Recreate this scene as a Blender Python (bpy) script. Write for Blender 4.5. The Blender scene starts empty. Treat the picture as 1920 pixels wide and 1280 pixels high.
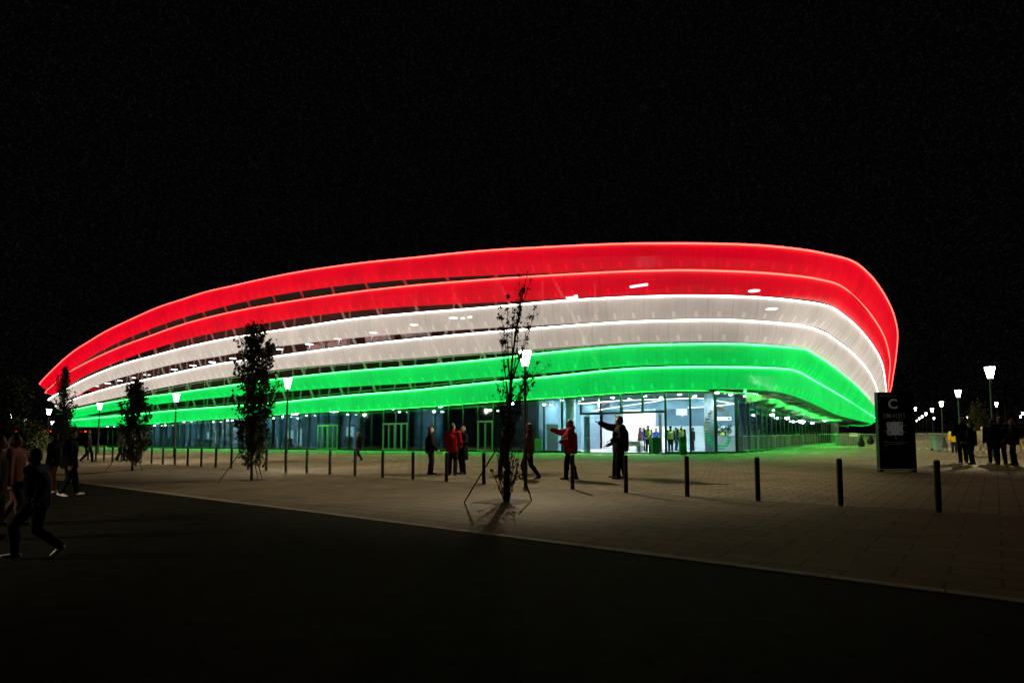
import bpy, bmesh, math, random
from mathutils import Vector, Matrix
from math import radians as R, sin, cos, pi, sqrt, atan2

S = bpy.context.scene
COL = S.collection
F = 1200.0            # focal length in photo pixels (photo 1920 px wide)
PITCH = math.atan(85 / F)
PPY = 726.0           # principal point row of the photo
CAMZ = 1.5
SLOPE = 0.0114        # the forecourt rises gently to the right

# ------------------------------------------------------------------ camera, sky, exposure
cd = bpy.data.cameras.new('camera'); cam = bpy.data.objects.new('camera', cd); COL.objects.link(cam)
cd.sensor_width = 36; cd.lens = F / 1920 * 36; cd.shift_y = (PPY - 640) / 1920
cd.clip_start = 0.05; cd.clip_end = 3000
cam.location = (0, 0, CAMZ); cam.rotation_euler = (pi / 2 + PITCH, 0, 0)
S.camera = cam
W = bpy.data.worlds.new('World'); S.world = W; W.use_nodes = True
nt = W.node_tree; bg = nt.nodes['Background']
sky = nt.nodes.new('ShaderNodeTexSky'); sky.sky_type = 'NISHITA'; sky.sun_disc = False
sky.sun_elevation = R(-7); sky.sun_rotation = R(200)
bg.inputs[1].default_value = 0.05
_tc = nt.nodes.new('ShaderNodeTexCoord'); _vo = nt.nodes.new('ShaderNodeTexVoronoi'); _vo.inputs['Scale'].default_value = 560
nt.links.new(_tc.outputs['Generated'], _vo.inputs['Vector'])
def _m(op, a, b):
    x = nt.nodes.new('ShaderNodeMath'); x.operation = op
    for i, k in enumerate((a, b)):
        if isinstance(k, (int, float)): x.inputs[i].default_value = k
        else: nt.links.new(k, x.inputs[i])
    return x.outputs[0]
_sp = nt.nodes.new('ShaderNodeSeparateColor'); nt.links.new(_vo.outputs['Color'], _sp.inputs[0])
_st = _m('MULTIPLY', _m('POWER', _sp.outputs[0], 5), .07)
_st = _m('ADD', _st, .010)
_cb = nt.nodes.new('ShaderNodeCombineColor')
for _i, _k in enumerate((.9, 1.0, 1.0)): nt.links.new(_m('MULTIPLY', _st, _k), _cb.inputs[_i])
_ad = nt.nodes.new('ShaderNodeVectorMath'); _ad.operation = 'ADD'; nt.links.new(sky.outputs[0], _ad.inputs[0]); nt.links.new(_cb.outputs[0], _ad.inputs[1])
nt.links.new(_ad.outputs[0], bg.inputs[0])
S.view_settings.view_transform = 'Standard'; S.view_settings.look = 'None'
S.view_settings.exposure = 0; S.view_settings.gamma = 1
S.render.engine = 'CYCLES'
try:
    S.cycles.use_denoising = True
    S.cycles.max_bounces = 6; S.cycles.transparent_max_bounces = 16
    S.cycles.sample_clamp_indirect = 4
    S.cycles.use_light_tree = True
except Exception:
    pass

# ------------------------------------------------------------------ projection helpers
FW = Vector((0, cos(PITCH), sin(PITCH))); UP = Vector((0, -sin(PITCH), cos(PITCH))); CP = Vector((0, 0, CAMZ))
def ray(u, v):
    return FW + Vector(((u - 960) / F, 0, 0)) + UP * (-(v - PPY) / F)
def at(u, v, Y):
    d = ray(u, v); return CP + d * (Y / d.y)
def g(x, y=0): return SLOPE * x
def gp(u, v):
    d = ray(u, v); t = -CAMZ / (d.z - SLOPE * d.x); return CP + d * t

# ------------------------------------------------------------------ materials
MATS = {}
def mat(name, col=(.5, .5, .5), rough=.6, metal=0., noise=.12, nscale=6., emit=None, es=0., bump=0., spec=.5, bscale=None):
    if name in MATS: return MATS[name]
    m = bpy.data.materials.new(name); m.use_nodes = True; MATS[name] = m
    n = m.node_tree; b = n.nodes['Principled BSDF']
    b.inputs['Roughness'].default_value = rough; b.inputs['Metallic'].default_value = metal
    b.inputs['Specular IOR Level'].default_value = spec
    b.inputs['Base Color'].default_value = (*col, 1)
    if noise:
        tc = n.nodes.new('ShaderNodeTexCoord'); t = n.nodes.new('ShaderNodeTexNoise')
        t.inputs['Scale'].default_value = nscale; t.inputs['Detail'].default_value = 5
        n.links.new(tc.outputs['Object'], t.inputs['Vector'])
        r = n.nodes.new('ShaderNodeMapRange'); r.inputs[1].default_value = .3; r.inputs[2].default_value = .7
        r.inputs[3].default_value = 1 - noise; r.inputs[4].default_value = 1 + noise
        n.links.new(t.outputs['Fac'], r.inputs[0])
        x = n.nodes.new('ShaderNodeVectorMath'); x.operation = 'SCALE'; x.inputs[0].default_value = col
        n.links.new(r.outputs[0], x.inputs['Scale']); n.links.new(x.outputs[0], b.inputs['Base Color'])
        if bump:
            t2 = n.nodes.new('ShaderNodeTexNoise'); t2.inputs['Scale'].default_value = bscale or nscale * 6
            n.links.new(tc.outputs['Object'], t2.inputs['Vector'])
            bp = n.nodes.new('ShaderNodeBump'); bp.inputs['Strength'].default_value = bump; bp.inputs['Distance'].default_value = .02
            n.links.new(t2.outputs['Fac'], bp.inputs['Height']); n.links.new(bp.outputs[0], b.inputs['Normal'])
    if emit:
        b.inputs['Emission Color'].default_value = (*emit, 1); b.inputs['Emission Strength'].default_value = es
    return m
def glow(name, col, s):
    if name in MATS: return MATS[name]
    m = bpy.data.materials.new(name); m.use_nodes = True; MATS[name] = m
    n = m.node_tree; n.nodes.remove(n.nodes['Principled BSDF'])
    e = n.nodes.new('ShaderNodeEmission'); e.inputs[0].default_value = (*col, 1); e.inputs[1].default_value = s
    n.links.new(e.outputs[0], n.nodes['Material Output'].inputs[0]); return m
def glass(name, tint=(.75, .9, .9), refl=.10):
    m = bpy.data.materials.new(name); m.use_nodes = True; MATS[name] = m
    n = m.node_tree; n.nodes.remove(n.nodes['Principled BSDF'])
    t = n.nodes.new('ShaderNodeBsdfTransparent'); t.inputs[0].default_value = (*tint, 1)
    gl = n.nodes.new('ShaderNodeBsdfGlossy'); gl.inputs['Roughness'].default_value = .03; gl.inputs[0].default_value = (.9, 1, 1, 1)
    lw = n.nodes.new('ShaderNodeFresnel'); lw.inputs[0].default_value = 1.5
    mx = n.nodes.new('ShaderNodeMixShader'); mu = n.nodes.new('ShaderNodeMath'); mu.operation = 'MULTIPLY_ADD'
    mu.inputs[1].default_value = .9; mu.inputs[2].default_value = refl * .3
    n.links.new(lw.outputs[0], mu.inputs[0]); n.links.new(mu.outputs[0], mx.inputs[0])
    n.links.new(t.outputs[0], mx.inputs[1]); n.links.new(gl.outputs[0], mx.inputs[2])
    n.links.new(mx.outputs[0], n.nodes['Material Output'].inputs[0]); return m
def membrane(name, col, s, transp):
    """backlit mesh fabric: it glows evenly, lets some of what is behind show, carries panel seams and bracket plates"""
    m = bpy.data.materials.new(name); m.use_nodes = True; MATS[name] = m
    n = m.node_tree; n.nodes.remove(n.nodes['Principled BSDF']); L = n.links.new
    uv = n.nodes.new('ShaderNodeUVMap'); sp = n.nodes.new('ShaderNodeSeparateXYZ'); L(uv.outputs[0], sp.inputs[0])
    def mth(op, a, b=None, c=None):
        x = n.nodes.new('ShaderNodeMath'); x.operation = op
        for i, k in enumerate((a, b, c)):
            if k is None: continue
            if isinstance(k, (int, float)): x.inputs[i].default_value = k
            else: L(k, x.inputs[i])
        return x.outputs[0]
    fr = mth('FRACT', mth('DIVIDE', sp.outputs[0], 1.35))
    seam = mth('LESS_THAN', fr, .035)
    plate = mth('MULTIPLY', mth('MULTIPLY', mth('GREATER_THAN', fr, .40), mth('LESS_THAN', fr, .56)),
                mth('MULTIPLY', mth('GREATER_THAN', sp.outputs[1], .70), mth('LESS_THAN', sp.outputs[1], .93)))
    tn = n.nodes.new('ShaderNodeTexNoise'); tn.inputs['Scale'].default_value = .35; tn.inputs['Detail'].default_value = 6
    tc = n.nodes.new('ShaderNodeTexCoord'); L(tc.outputs['Object'], tn.inputs['Vector'])
    tw = n.nodes.new('ShaderNodeTexNoise'); tw.inputs['Scale'].default_value = 1.0; tw.inputs['Detail'].default_value = 3
    mp = n.nodes.new('ShaderNodeMapping'); mp.inputs['Scale'].default_value = (9, .8, 1); L(uv.outputs[0], mp.inputs[0]); L(mp.outputs[0], tw.inputs['Vector'])
    k = mth('ADD', mth('MULTIPLY', tn.outputs['Fac'], .55), .58)
    k = mth('ADD', k, mth('MULTIPLY', mth('SUBTRACT', tw.outputs['Fac'], .5), .28))
    k = mth('ADD', k, mth('MULTIPLY', plate, .26)); k = mth('SUBTRACT', k, mth('MULTIPLY', seam, .16))
    e = n.nodes.new('ShaderNodeEmission'); e.inputs[0].default_value = (*col, 1); L(mth('MULTIPLY', k, s), e.inputs[1])
    d = n.nodes.new('ShaderNodeBsdfDiffuse'); d.inputs[0].default_value = (.11, .11, .11, 1)
    ad = n.nodes.new('ShaderNodeAddShader'); L(e.outputs[0], ad.inputs[0]); L(d.outputs[0], ad.inputs[1])
    t = n.nodes.new('ShaderNodeBsdfTransparent'); mx = n.nodes.new('ShaderNodeMixShader')
    lw = n.nodes.new('ShaderNodeLayerWeight'); lw.inputs[0].default_value = .5
    mr = n.nodes.new('ShaderNodeMapRange'); mr.inputs[1].default_value = .0; mr.inputs[2].default_value = .55; mr.inputs[3].default_value = transp; mr.inputs[4].default_value = .03
    L(lw.outputs['Facing'], mr.inputs[0]); L(mr.outputs[0], mx.inputs[0])
    L(ad.outputs[0], mx.inputs[1]); L(t.outputs[0], mx.inputs[2]); L(mx.outputs[0], n.nodes['Material Output'].inputs[0])
    return m
def paving(name='concrete_pavers', k=1., bw=.6, bh=.3):
    m = bpy.data.materials.new(name); m.use_nodes = True
    n = m.node_tree; b = n.nodes['Principled BSDF']; L = n.links.new
    tc = n.nodes.new('ShaderNodeTexCoord'); mp = n.nodes.new('ShaderNodeMapping'); mp.inputs['Rotation'].default_value = (0, 0, R(37))
    L(tc.outputs['Object'], mp.inputs[0])
    br = n.nodes.new('ShaderNodeTexBrick'); L(mp.outputs[0], br.inputs[0])
    br.inputs['Color1'].default_value = (.34 * k, .275 * k, .195 * k, 1); br.inputs['Color2'].default_value = (.25 * k, .205 * k, .15 * k, 1)
    br.inputs['Mortar'].default_value = (.045, .04, .034, 1); br.inputs['Scale'].default_value = 1
    br.inputs['Brick Width'].default_value = bw; br.inputs['Row Height'].default_value = bh; br.inputs['Mortar Size'].default_value = .018
    br.inputs['Mortar Smooth'].default_value = .3
    no = n.nodes.new('ShaderNodeTexNoise'); no.inputs['Scale'].default_value = .6; no.inputs['Detail'].default_value = 8; L(tc.outputs['Object'], no.inputs['Vector'])
    n2 = n.nodes.new('ShaderNodeTexNoise'); n2.inputs['Scale'].default_value = 60; L(tc.outputs['Object'], n2.inputs['Vector'])
    mr = n.nodes.new('ShaderNodeMapRange'); mr.inputs[1].default_value = .25; mr.inputs[2].default_value = .75; mr.inputs[3].default_value = .7; mr.inputs[4].default_value = 1.2
    L(no.outputs['Fac'], mr.inputs[0])
    mr2 = n.nodes.new('ShaderNodeMapRange'); mr2.inputs[3].default_value = .7; mr2.inputs[4].default_value = 1.3; L(n2.outputs['Fac'], mr2.inputs[0])
    mu = n.nodes.new('ShaderNodeMath'); mu.operation = 'MULTIPLY'; L(mr.outputs[0], mu.inputs[0]); L(mr2.outputs[0], mu.inputs[1])
    sc = n.nodes.new('ShaderNodeVectorMath'); sc.operation = 'SCALE'; L(br.outputs['Color'], sc.inputs[0]); L(mu.outputs[0], sc.inputs['Scale'])
    L(sc.outputs[0], b.inputs['Base Color']); b.inputs['Roughness'].default_value = .85; b.inputs['Specular IOR Level'].default_value = .15
    bp = n.nodes.new('ShaderNodeBump'); bp.inputs['Strength'].default_value = .6; bp.inputs['Distance'].default_value = .01
    sb = n.nodes.new('ShaderNodeMath'); sb.operation = 'SUBTRACT'; L(n2.outputs['Fac'], sb.inputs[0]); L(br.outputs['Fac'], sb.inputs[1])
    L(sb.outputs[0], bp.inputs['Height']); L(bp.outputs[0], b.inputs['Normal'])
    return m
M_PAVE = paving(); M_PAVE2 = paving('grey_slabs', .64, .9, .45)
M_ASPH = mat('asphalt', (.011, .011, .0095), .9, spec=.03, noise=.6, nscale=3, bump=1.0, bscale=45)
M_KERB = mat('kerb_concrete', (.30, .275, .235), .8, noise=.2, nscale=3, bump=.3)
M_SOIL = mat('tree_pit_soil', (.03, .025, .02), .95, noise=.4, nscale=12, bump=.8)
M_STEEL = mat('dark_steel', (.055, .058, .06), .42, .6, noise=.15, nscale=9)
M_POST = mat('grey_lamp_paint', (.12, .13, .13), .45, .3, noise=.1, nscale=7)
M_FRAME = mat('glazing_frame', (.022, .028, .03), .5, .3)
M_DOORF = mat('door_frame', (.30, .36, .34), .4, .5)
M_INNER = mat('concourse_wall', (.10, .085, .075), .8, noise=.3, nscale=.7)
M_TRUSS = mat('truss_paint', (.48, .48, .46), .5, .2)
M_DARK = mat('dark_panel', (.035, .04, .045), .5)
M_SOFF = mat('soffit_panel', (.20, .22, .23), .35, .4, noise=.2, nscale=1.3)
M_FASC = mat('fascia_panel', (.30, .34, .36), .25, .6, noise=.2, nscale=1.0)
M_WHITE = mat('white_plaster', (.78, .80, .82), .6, noise=.05, nscale=2)
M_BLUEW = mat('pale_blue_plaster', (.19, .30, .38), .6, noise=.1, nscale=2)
M_CEIL = mat('lobby_ceiling', (.06, .075, .085), .6)
M_COLUMN = mat('concrete_column', (.42, .48, .52), .6, noise=.1)
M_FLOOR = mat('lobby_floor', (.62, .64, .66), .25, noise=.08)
M_GLASS = glass('clear_glass')
M_LAMP = glow('lamp_glow', (1, .93, .80), 16)
_n = M_LAMP.node_tree; _t = _n.nodes.new('ShaderNodeBsdfTransparent'); _x = _n.nodes.new('ShaderNodeMixShader'); _x.inputs[0].default_value = .5
_n.links.new(_n.nodes['Emission'].outputs[0], _x.inputs[1]); _n.links.new(_t.outputs[0], _x.inputs[2]); _n.links.new(_x.outputs[0], _n.nodes['Material Output'].inputs[0])
def lantern_light():
    """the lantern's own optic: a wide even pool on the ground, cut off about 20 degrees below the horizontal"""
    l = bpy.data.lights.new('lantern_light', 'POINT'); l.energy = LAMP_W; l.color = (1, .82, .52); l.shadow_soft_size = .07; l.use_nodes = True
    n = l.node_tree; e = n.nodes['Emission']; tc = n.nodes.new('ShaderNodeTexCoord'); sp = n.nodes.new('ShaderNodeSeparateXYZ'); n.links.new(tc.outputs['Normal'], sp.inputs[0])
    def m_(op, a, b):
        x = n.nodes.new('ShaderNodeMath'); x.operation = op
        for i, k in enumerate((a, b)):
            if isinstance(k, (int, float)): x.inputs[i].default_value = k
            else: n.links.new(k, x.inputs[i])
        return x.outputs[0]
    c = m_('MULTIPLY', sp.outputs[2], LAMP_SIGN); f = m_('POWER', m_('MAXIMUM', c, .33), -2.6)
    r = n.nodes.new('ShaderNodeMapRange'); r.interpolation_type = 'SMOOTHSTEP'; r.inputs[1].default_value = .265; r.inputs[2].default_value = .44; r.inputs[3].default_value = .03; r.inputs[4].default_value = 1
    n.links.new(c, r.inputs[0]); n.links.new(m_('MULTIPLY', f, r.outputs[0]), e.inputs['Strength']); return l
LAMP_W = 580; LAMP_SIGN = -1
M_LAMPFAR = glow('far_lamp_glow', (.85, .88, 1), 30)
M_CAP = mat('lamp_cap_paint', (.10, .10, .10), .5, .4)
M_LEAF = mat('leaf', (.045, .06, .022), .6, noise=.5, nscale=14)
M_BARK = mat('bark', (.05, .042, .035), .9, noise=.4, nscale=25, bump=.6)
M_WOOD = mat('stake_wood', (.05, .036, .025), .8, noise=.3, nscale=20)

# ------------------------------------------------------------------ mesh helpers
class MB:
    def __init__(s): s.v = []; s.f = []; s.mi = []; s.uv = {}
    def add(s, vs, fs, m=0):
        o = len(s.v); s.v += [Vector(p) for p in vs]; s.f += [tuple(i + o for i in q) for q in fs]; s.mi += [m] * len(fs); return o
    def box(s, c, d, rz=0, m=0, M=None):
        x, y, z = d[0] / 2, d[1] / 2, d[2] / 2; c = Vector(c); rot = M or Matrix.Rotation(rz, 3, 'Z')
        vs = [c + rot @ Vector((a * x, b * y, e * z)) for e in (-1, 1) for a, b in ((-1, -1), (1, -1), (1, 1), (-1, 1))]
        s.add(vs, [(3, 2, 1, 0), (4, 5, 6, 7), (0, 1, 5, 4), (1, 2, 6, 5), (2, 3, 7, 6), (3, 0, 4, 7)], m); return s
    def bar(s, a, b, w, h, m=0):
        a, b = Vector(a), Vector(b); d = b - a; z = d.normalized()
        x = z.cross(Vector((0, 0, 1)));  x = x.normalized() if x.length > 1e-4 else Vector((1, 0, 0)); y = z.cross(x)
        s.box((a + b) / 2, (w, h, d.length), M=Matrix((x, y, z)).transposed(), m=m); return s
    def tube(s, path, rad, seg=8, m=0, cap=True, closed=False):
        P = [Vector(p) for p in path]; n = len(P); rings = []
        if not isinstance(rad, (list, tuple)): rad = [rad] * n
        nrm = None
        for i, p in enumerate(P):
            if closed: t = P[(i + 1) % n] - P[i - 1]
            else: t = P[min(i + 1, n - 1)] - P[max(i - 1, 0)]
            t = t.normalized() if t.length > 1e-9 else Vector((0, 0, 1))
            if nrm is None:
                a = Vector((1, 0, 0)) if abs(t.x) < .8 else Vector((0, 1, 0)); nrm = t.cross(a).normalized()
            else:
                nrm = nrm - t * nrm.dot(t); nrm = nrm.normalized() if nrm.length > 1e-6 else t.orthogonal().normalized()
            b = t.cross(nrm)
            rings.append([p + (nrm * cos(2 * pi * k / seg) + b * sin(2 * pi * k / seg)) * rad[i] for k in range(seg)])
        vs = [q for r_ in rings for q in r_]; fs = []
        for i in range(n if closed else n - 1):
            j = (i + 1) % n
            for k in range(seg):
                l = (k + 1) % seg; fs.append((i * seg + k, i * seg + l, j * seg + l, j * seg + k))
        if cap and not closed: fs += [tuple(range(seg - 1, -1, -1)), tuple((n - 1) * seg + k for k in range(seg))]
        s.add(vs, fs, m); return s
    def lathe(s, prof, c=(0, 0, 0), seg=20, m=0):
        c = Vector(c); vs = []; fs = []
        for r_, z in prof: vs += [c + Vector((r_ * cos(2 * pi * k / seg), r_ * sin(2 * pi * k / seg), z)) for k in range(seg)]
        for i in range(len(prof) - 1):
            for k in range(seg):
                l = (k + 1) % seg; fs.append((i * seg + k, i * seg + l, (i + 1) * seg + l, (i + 1) * seg + k))
        fs += [tuple(range(seg - 1, -1, -1)), tuple((len(prof) - 1) * seg + k for k in range(seg))]
        s.add(vs, fs, m); return s
    def ell(s, c, r, M=None, seg=12, m=0):
        c = Vector(c); r = r if isinstance(r, (tuple, list)) else (r, r, r); vs = []; fs = []; h = seg // 2 + 1
        M = M or Matrix.Identity(3)
        for i in range(1, h):
            t = pi * i / h
            vs += [c + M @ Vector((r[0] * sin(t) * cos(2 * pi * k / seg), r[1] * sin(t) * sin(2 * pi * k / seg), r[2] * cos(t))) for k in range(seg)]
        a = len(vs); vs += [c + M @ Vector((0, 0, r[2])), c + M @ Vector((0, 0, -r[2]))]
        for i in range(h - 2):
            for k in range(seg):
                l = (k + 1) % seg; fs.append((i * seg + k, (i + 1) * seg + k, (i + 1) * seg + l, i * seg + l))
        for k in range(seg):
            l = (k + 1) % seg; fs += [(a, k, l), (a + 1, (h - 2) * seg + l, (h - 2) * seg + k)]
        s.add(vs, fs, m); return s
    def cap(s, a, ra, b, rb, seg=10, m=0):
        """tapered capsule"""
        a, b = Vector(a), Vector(b); d = b - a
        if d.length < 1e-6: return s.ell(a, max(ra, rb), m=m)
        t = d.normalized(); P = []; Rr = []
        for q in (-.98, -.7, -.35): P.append(a + t * ra * q); Rr.append(ra * sqrt(1 - q * q))
        P += [a, b]; Rr += [ra, rb]
        for q in (.35, .7, .98): P.append(b + t * rb * q); Rr.append(rb * sqrt(1 - q * q))
        return s.tube(P, Rr, seg, m)
    def mesh(s, name):
        me = bpy.data.meshes.new(name); me.from_pydata([tuple(v) for v in s.v], [], s.f)
        me.polygons.foreach_set('material_index', s.mi); me.update(); return me
    def build(s, name, m, parent=None, smooth=False, world=False):
        if world and parent is not None:
            off = Vector(parent.location); s.v = [v - off for v in s.v]
        me = s.mesh(name)
        for x in (m if isinstance(m, (list, tuple)) else [m]): me.materials.append(x)
        if smooth: me.polygons.foreach_set('use_smooth', [True] * len(me.polygons))
        o = bpy.data.objects.new(name, me); COL.objects.link(o)
        if parent is not None: o.parent = parent
        return o
def tag(o, label=None, cat=None, group=None, kind=None):
    if label: o['label'] = label
    if cat: o['category'] = cat
    if group: o['group'] = group
    if kind: o['kind'] = kind
    return o
def thing(name, label, cat, loc=(0, 0, 0), rz=0, group=None):
    o = bpy.data.objects.new(name, None); COL.objects.link(o); o.empty_display_size = .2
    o.location = loc; o.rotation_euler = (0, 0, rz); return tag(o, label, cat, group)
def copy_tree(o, parent=None):
    c = o.copy(); COL.objects.link(c)
    if parent is not None: c.parent = parent
    for ch in list(o.children): copy_tree(ch, c)
    return c
def lerp(a, b, t): return a + (b - a) * t

# ------------------------------------------------------------------ the ground
K0, K1 = gp(150, 905), gp(1920, 1130)
kd = (K1 - K0); kd.z = 0; kd.normalize(); kn = Vector((-kd.y, kd.x, 0))     # kn points to the arena
def gz(p, dz=0): return Vector((p.x, p.y, g(p.x) + dz))
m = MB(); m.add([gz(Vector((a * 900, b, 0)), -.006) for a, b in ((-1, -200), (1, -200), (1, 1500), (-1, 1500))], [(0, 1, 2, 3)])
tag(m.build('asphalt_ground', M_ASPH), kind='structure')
a0, a1 = K0 - kd * 160, K1 + kd * 60
m = MB(); ki = .16
B0, B1 = Vector((7.65, 11.6, 0)), Vector((7.65 - 1.212 * 30, 11.6 + 1.066 * 30, 0)); bd = (B1 - B0).normalized()
b0, b1 = B0 - bd * 60, B1 + bd * 90                     # the line the bollards stand on
m.add([gz(a0 + kn * ki), gz(a1 + kn * ki), gz(b0), gz(b1)], [(0, 1, 2, 3)]); tag(m.build('front_pavement', M_PAVE2), kind='structure')
m = MB(); m.add([gz(b1), gz(b0), gz(a1 + kn * 260), gz(a0 + kn * 260)], [(0, 1, 2, 3)]); tag(m.build('plaza_pavement', M_PAVE), kind='structure')
bn = Vector((bd.y, -bd.x, 0)) * .06; m = MB(); m.add([gz(b0 - bn, .004), gz(b0 + bn, .004), gz(b1 + bn, .004), gz(b1 - bn, .004)], [(0, 1, 2, 3)]); tag(m.build('drain_channel', mat('drain_iron', (.02, .02, .02), .7)), kind='structure')
m = MB(); L = (a1 - a0).length; n = int(L / 1.0)
for i in range(n):
    p = a0 + kd * (i * 1.0 + .006); q = a0 + kd * (i * 1.0 + .994); h = .004
    m.add([gz(p, -.12), gz(q, -.12), gz(q, h - .015), gz(p, h - .015), gz(p + kn * .015, h), gz(q + kn * .015, h), gz(q + kn * ki, h), gz(p + kn * ki, h), gz(p + kn * ki, -.12), gz(q + kn * ki, -.12)],
          [(0, 1, 2, 3), (3, 2, 5, 4), (4, 5, 6, 7), (7, 6, 9, 8), (0, 3, 4, 7, 8), (1, 9, 6, 5, 2)])
tag(m.build('kerb_stones', M_KERB), kind='structure')

# ------------------------------------------------------------------ the arena
CX = Vector((13.8, 39.8, 0)); DL = Vector((-.8, .6, 0)); DN = Vector((.6, .8, 0)); DR = Vector((.555, .832, 0)).normalized(); NR = Vector((DR.y, -DR.x, 0))
def leftY(u, o=0):
    k = (u - 960) / F; return (50.15 - 1.25 * o) / (1 + .75 * k)
def wp(a, d, z=0): p = CX + DL * a + DN * d; return Vector((p.x, p.y, z))      # along the left facade, metres from the corner; d inward
LFT = dict(
 T1=[(76.4,719.5),(108,685.6),(139,659),(169,639.7),(202,620),(257,594),(301,575),(344,561),(388,547),(432,537),(480,526),(560,510),(669,494),(779,482.6),(900,470.5),(1033,462.6),(1166,456.8)],
 B1=[(84,728),(110,712),(137,691),(169,670),(213,646),(257,626.6),(322,602.5),(388,583),(480,561),(560,546.7),(669,532.5),(779,523.5),(900,517),(1033,512),(1166,506)],
 T2=[(87,735),(102,720.6),(123,702),(152,685.6),(191,666),(235,647),(279,631),(344,608),(410,590.5),(480,576),(560,562.7),(669,547),(779,534.7),(900,524.8),(1033,515.9),(1166,508.8)],
 B2=[(97,741),(128,724),(152,708),(191,690),(235,672.5),(279,657),(344,637.5),(410,622),(480,609),(560,596),(669,582.5),(779,574),(900,568),(1033,561),(1166,554)],
 T3=[(93,748),(126,729),(152,715),(191,697),(235,681),(279,669),(344,652),(410,637.5),(480,625.5),(560,613),(669,597),(779,586.5),(900,577),(1033,565),(1166,557)],
 B3=[(104,757),(145,741.5),(169,728),(213,712),(279,694),(344,679),(410,668),(480,655),(560,645),(669,633),(779,624.4),(900,616),(1033,609),(1166,601)],
 T4=[(104,761),(134,750),(169,738),(213,725),(279,710),(344,695.5),(410,682),(480,672.5),(560,661.6),(669,647),(779,635),(900,623.5),(1033,612.7),(1166,603.3)],
 B4=[(114,770),(135,764),(175,755),(225,744),(300,727.5),(375,714),(440,705),(520,693),(650,681),(775,671.5),(900,662),(1033,652.8),(1166,643.5)],
 T5=[(112,774),(175,760),(237,748.7),(325,737),(400,726.5),(440,721),(520,710),(650,696),(775,686),(900,674.5),(1033,660),(1166,648.5)],
 B5=[(132,785),(175,776),(237,766),(325,754),(440,742.5),(520,735),(650,725.5),(775,718),(900,709),(1033,698),(1166,687.5)],
 T6=[(134,787),(237,777.5),(325,769),(440,760),(520,754),(650,741),(775,731),(900,718),(1033,705),(1166,691.5)],
 B6=[(137,800),(237,797),(325,791),(440,783.5),(520,777.5),(650,770.5),(775,763),(900,753.5),(1033,744.5),(1166,735.5)])
RGT = dict(
 T1=[(1272,456,37.2),(1400,458.6,36),(1492.5,466.7,36.8),(1549,476.6,38.7),(1594,489,42),(1622,510,46),(1644,535.6,51),(1664,569,57.5),(1675,597.5,63.5),(1680,628,70),(1677,670,79),(1672.5,701,87),(1666,734,95)],
 B1=[(1272,504,37.1),(1400,507,35.9),(1492.5,513.7,36.9),(1549,524.4,38.7),(1577,535.6,40.6),(1605,561,45.5),(1633,592,53),(1650,620,60),(1661,648,67),(1667,682,75.5),(1665,712,84.5),(1662,734,91)],
 T2=[(1272,506,37.6),(1400,509.5,36.2),(1492.5,517,37.3),(1537.5,524.4,38.4),(1571,534.5,40.7),(1599,556,45.2),(1627.5,587,52.3),(1650,621,60.5),(1661,649,67.5),(1666,681,76),(1664,712,84.7),(1661,734,91.3)],
 B2=[(1272,551.5,37.5),(1400,553.5,36.1),(1492.5,559.5,37.4),(1549,569,39.5),(1577,586,43.2),(1605,609,49),(1633,642.5,58.5),(1650,673,68.5),(1657,708,78.5),(1658,734,88)],
 T3=[(1272,553.8,38),(1400,556,36.5),(1492.5,563.7,37.6),(1549,573.6,39.8),(1577,590.5,43.5),(1605,614,49.5),(1633,648,59),(1650,679,69),(1656.5,710,79),(1657.5,736,88)],
 B3=[(1272,597.5,37.9),(1400,599,36.4),(1492.5,607,38.4),(1535,615,40.8),(1563,631,45.2),(1599,659,53),(1627.5,693,64),(1641.5,721,74.5),(1648,752,86)],
 T4=[(1272,599.8,38.4),(1380,600,36.9),(1492.5,609,38.6),(1535,620,41),(1563,637,45.5),(1599,665,53.5),(1627.5,699,64.5),(1641.5,730,75),(1647,762,87)],
 B4=[(1272,641,38.3),(1380,641.3,36.7),(1492.5,649.5,39.1),(1520.6,659,41.8),(1549,676,46.8),(1591,710,58),(1619,738,69),(1643,768,86)],
 T5=[(1272,644.6,38.8),(1380,644,37.2),(1492.5,652,39.3),(1520.6,662,42),(1563,690,50),(1605,724,63),(1633,752,78),(1646,777,91)],
 B5=[(1272,684,38.7),(1380,684.6,37.1),(1464,687.5,38.2),(1492.5,694,40.6),(1537.5,720,48.5),(1577,747,59.5),(1619,775,77),(1641,785,90)],
 T6=[(1272,687,39.3),(1380,687,37.6),(1464,690,38.6),(1492.5,696,41),(1520.6,711,45.5),(1563,735,55.4),(1605,760.6,70),(1641,785.5,90.5)],
 B6=[(1272,731,39.1),(1380,729.7,37.4),(1436,732.5,37.9),(1473,738,39.3),(1520.6,755,45.2),(1577,780,59.3),(1632,794,86)])
OFF = dict(T1=4.5, B1=4.55, T2=4.1, B2=4.2, T3=3.7, B3=3.8, T4=3.3, B4=3.4, T5=2.9, B5=3.0, T6=2.5, B6=2.6)
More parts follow.
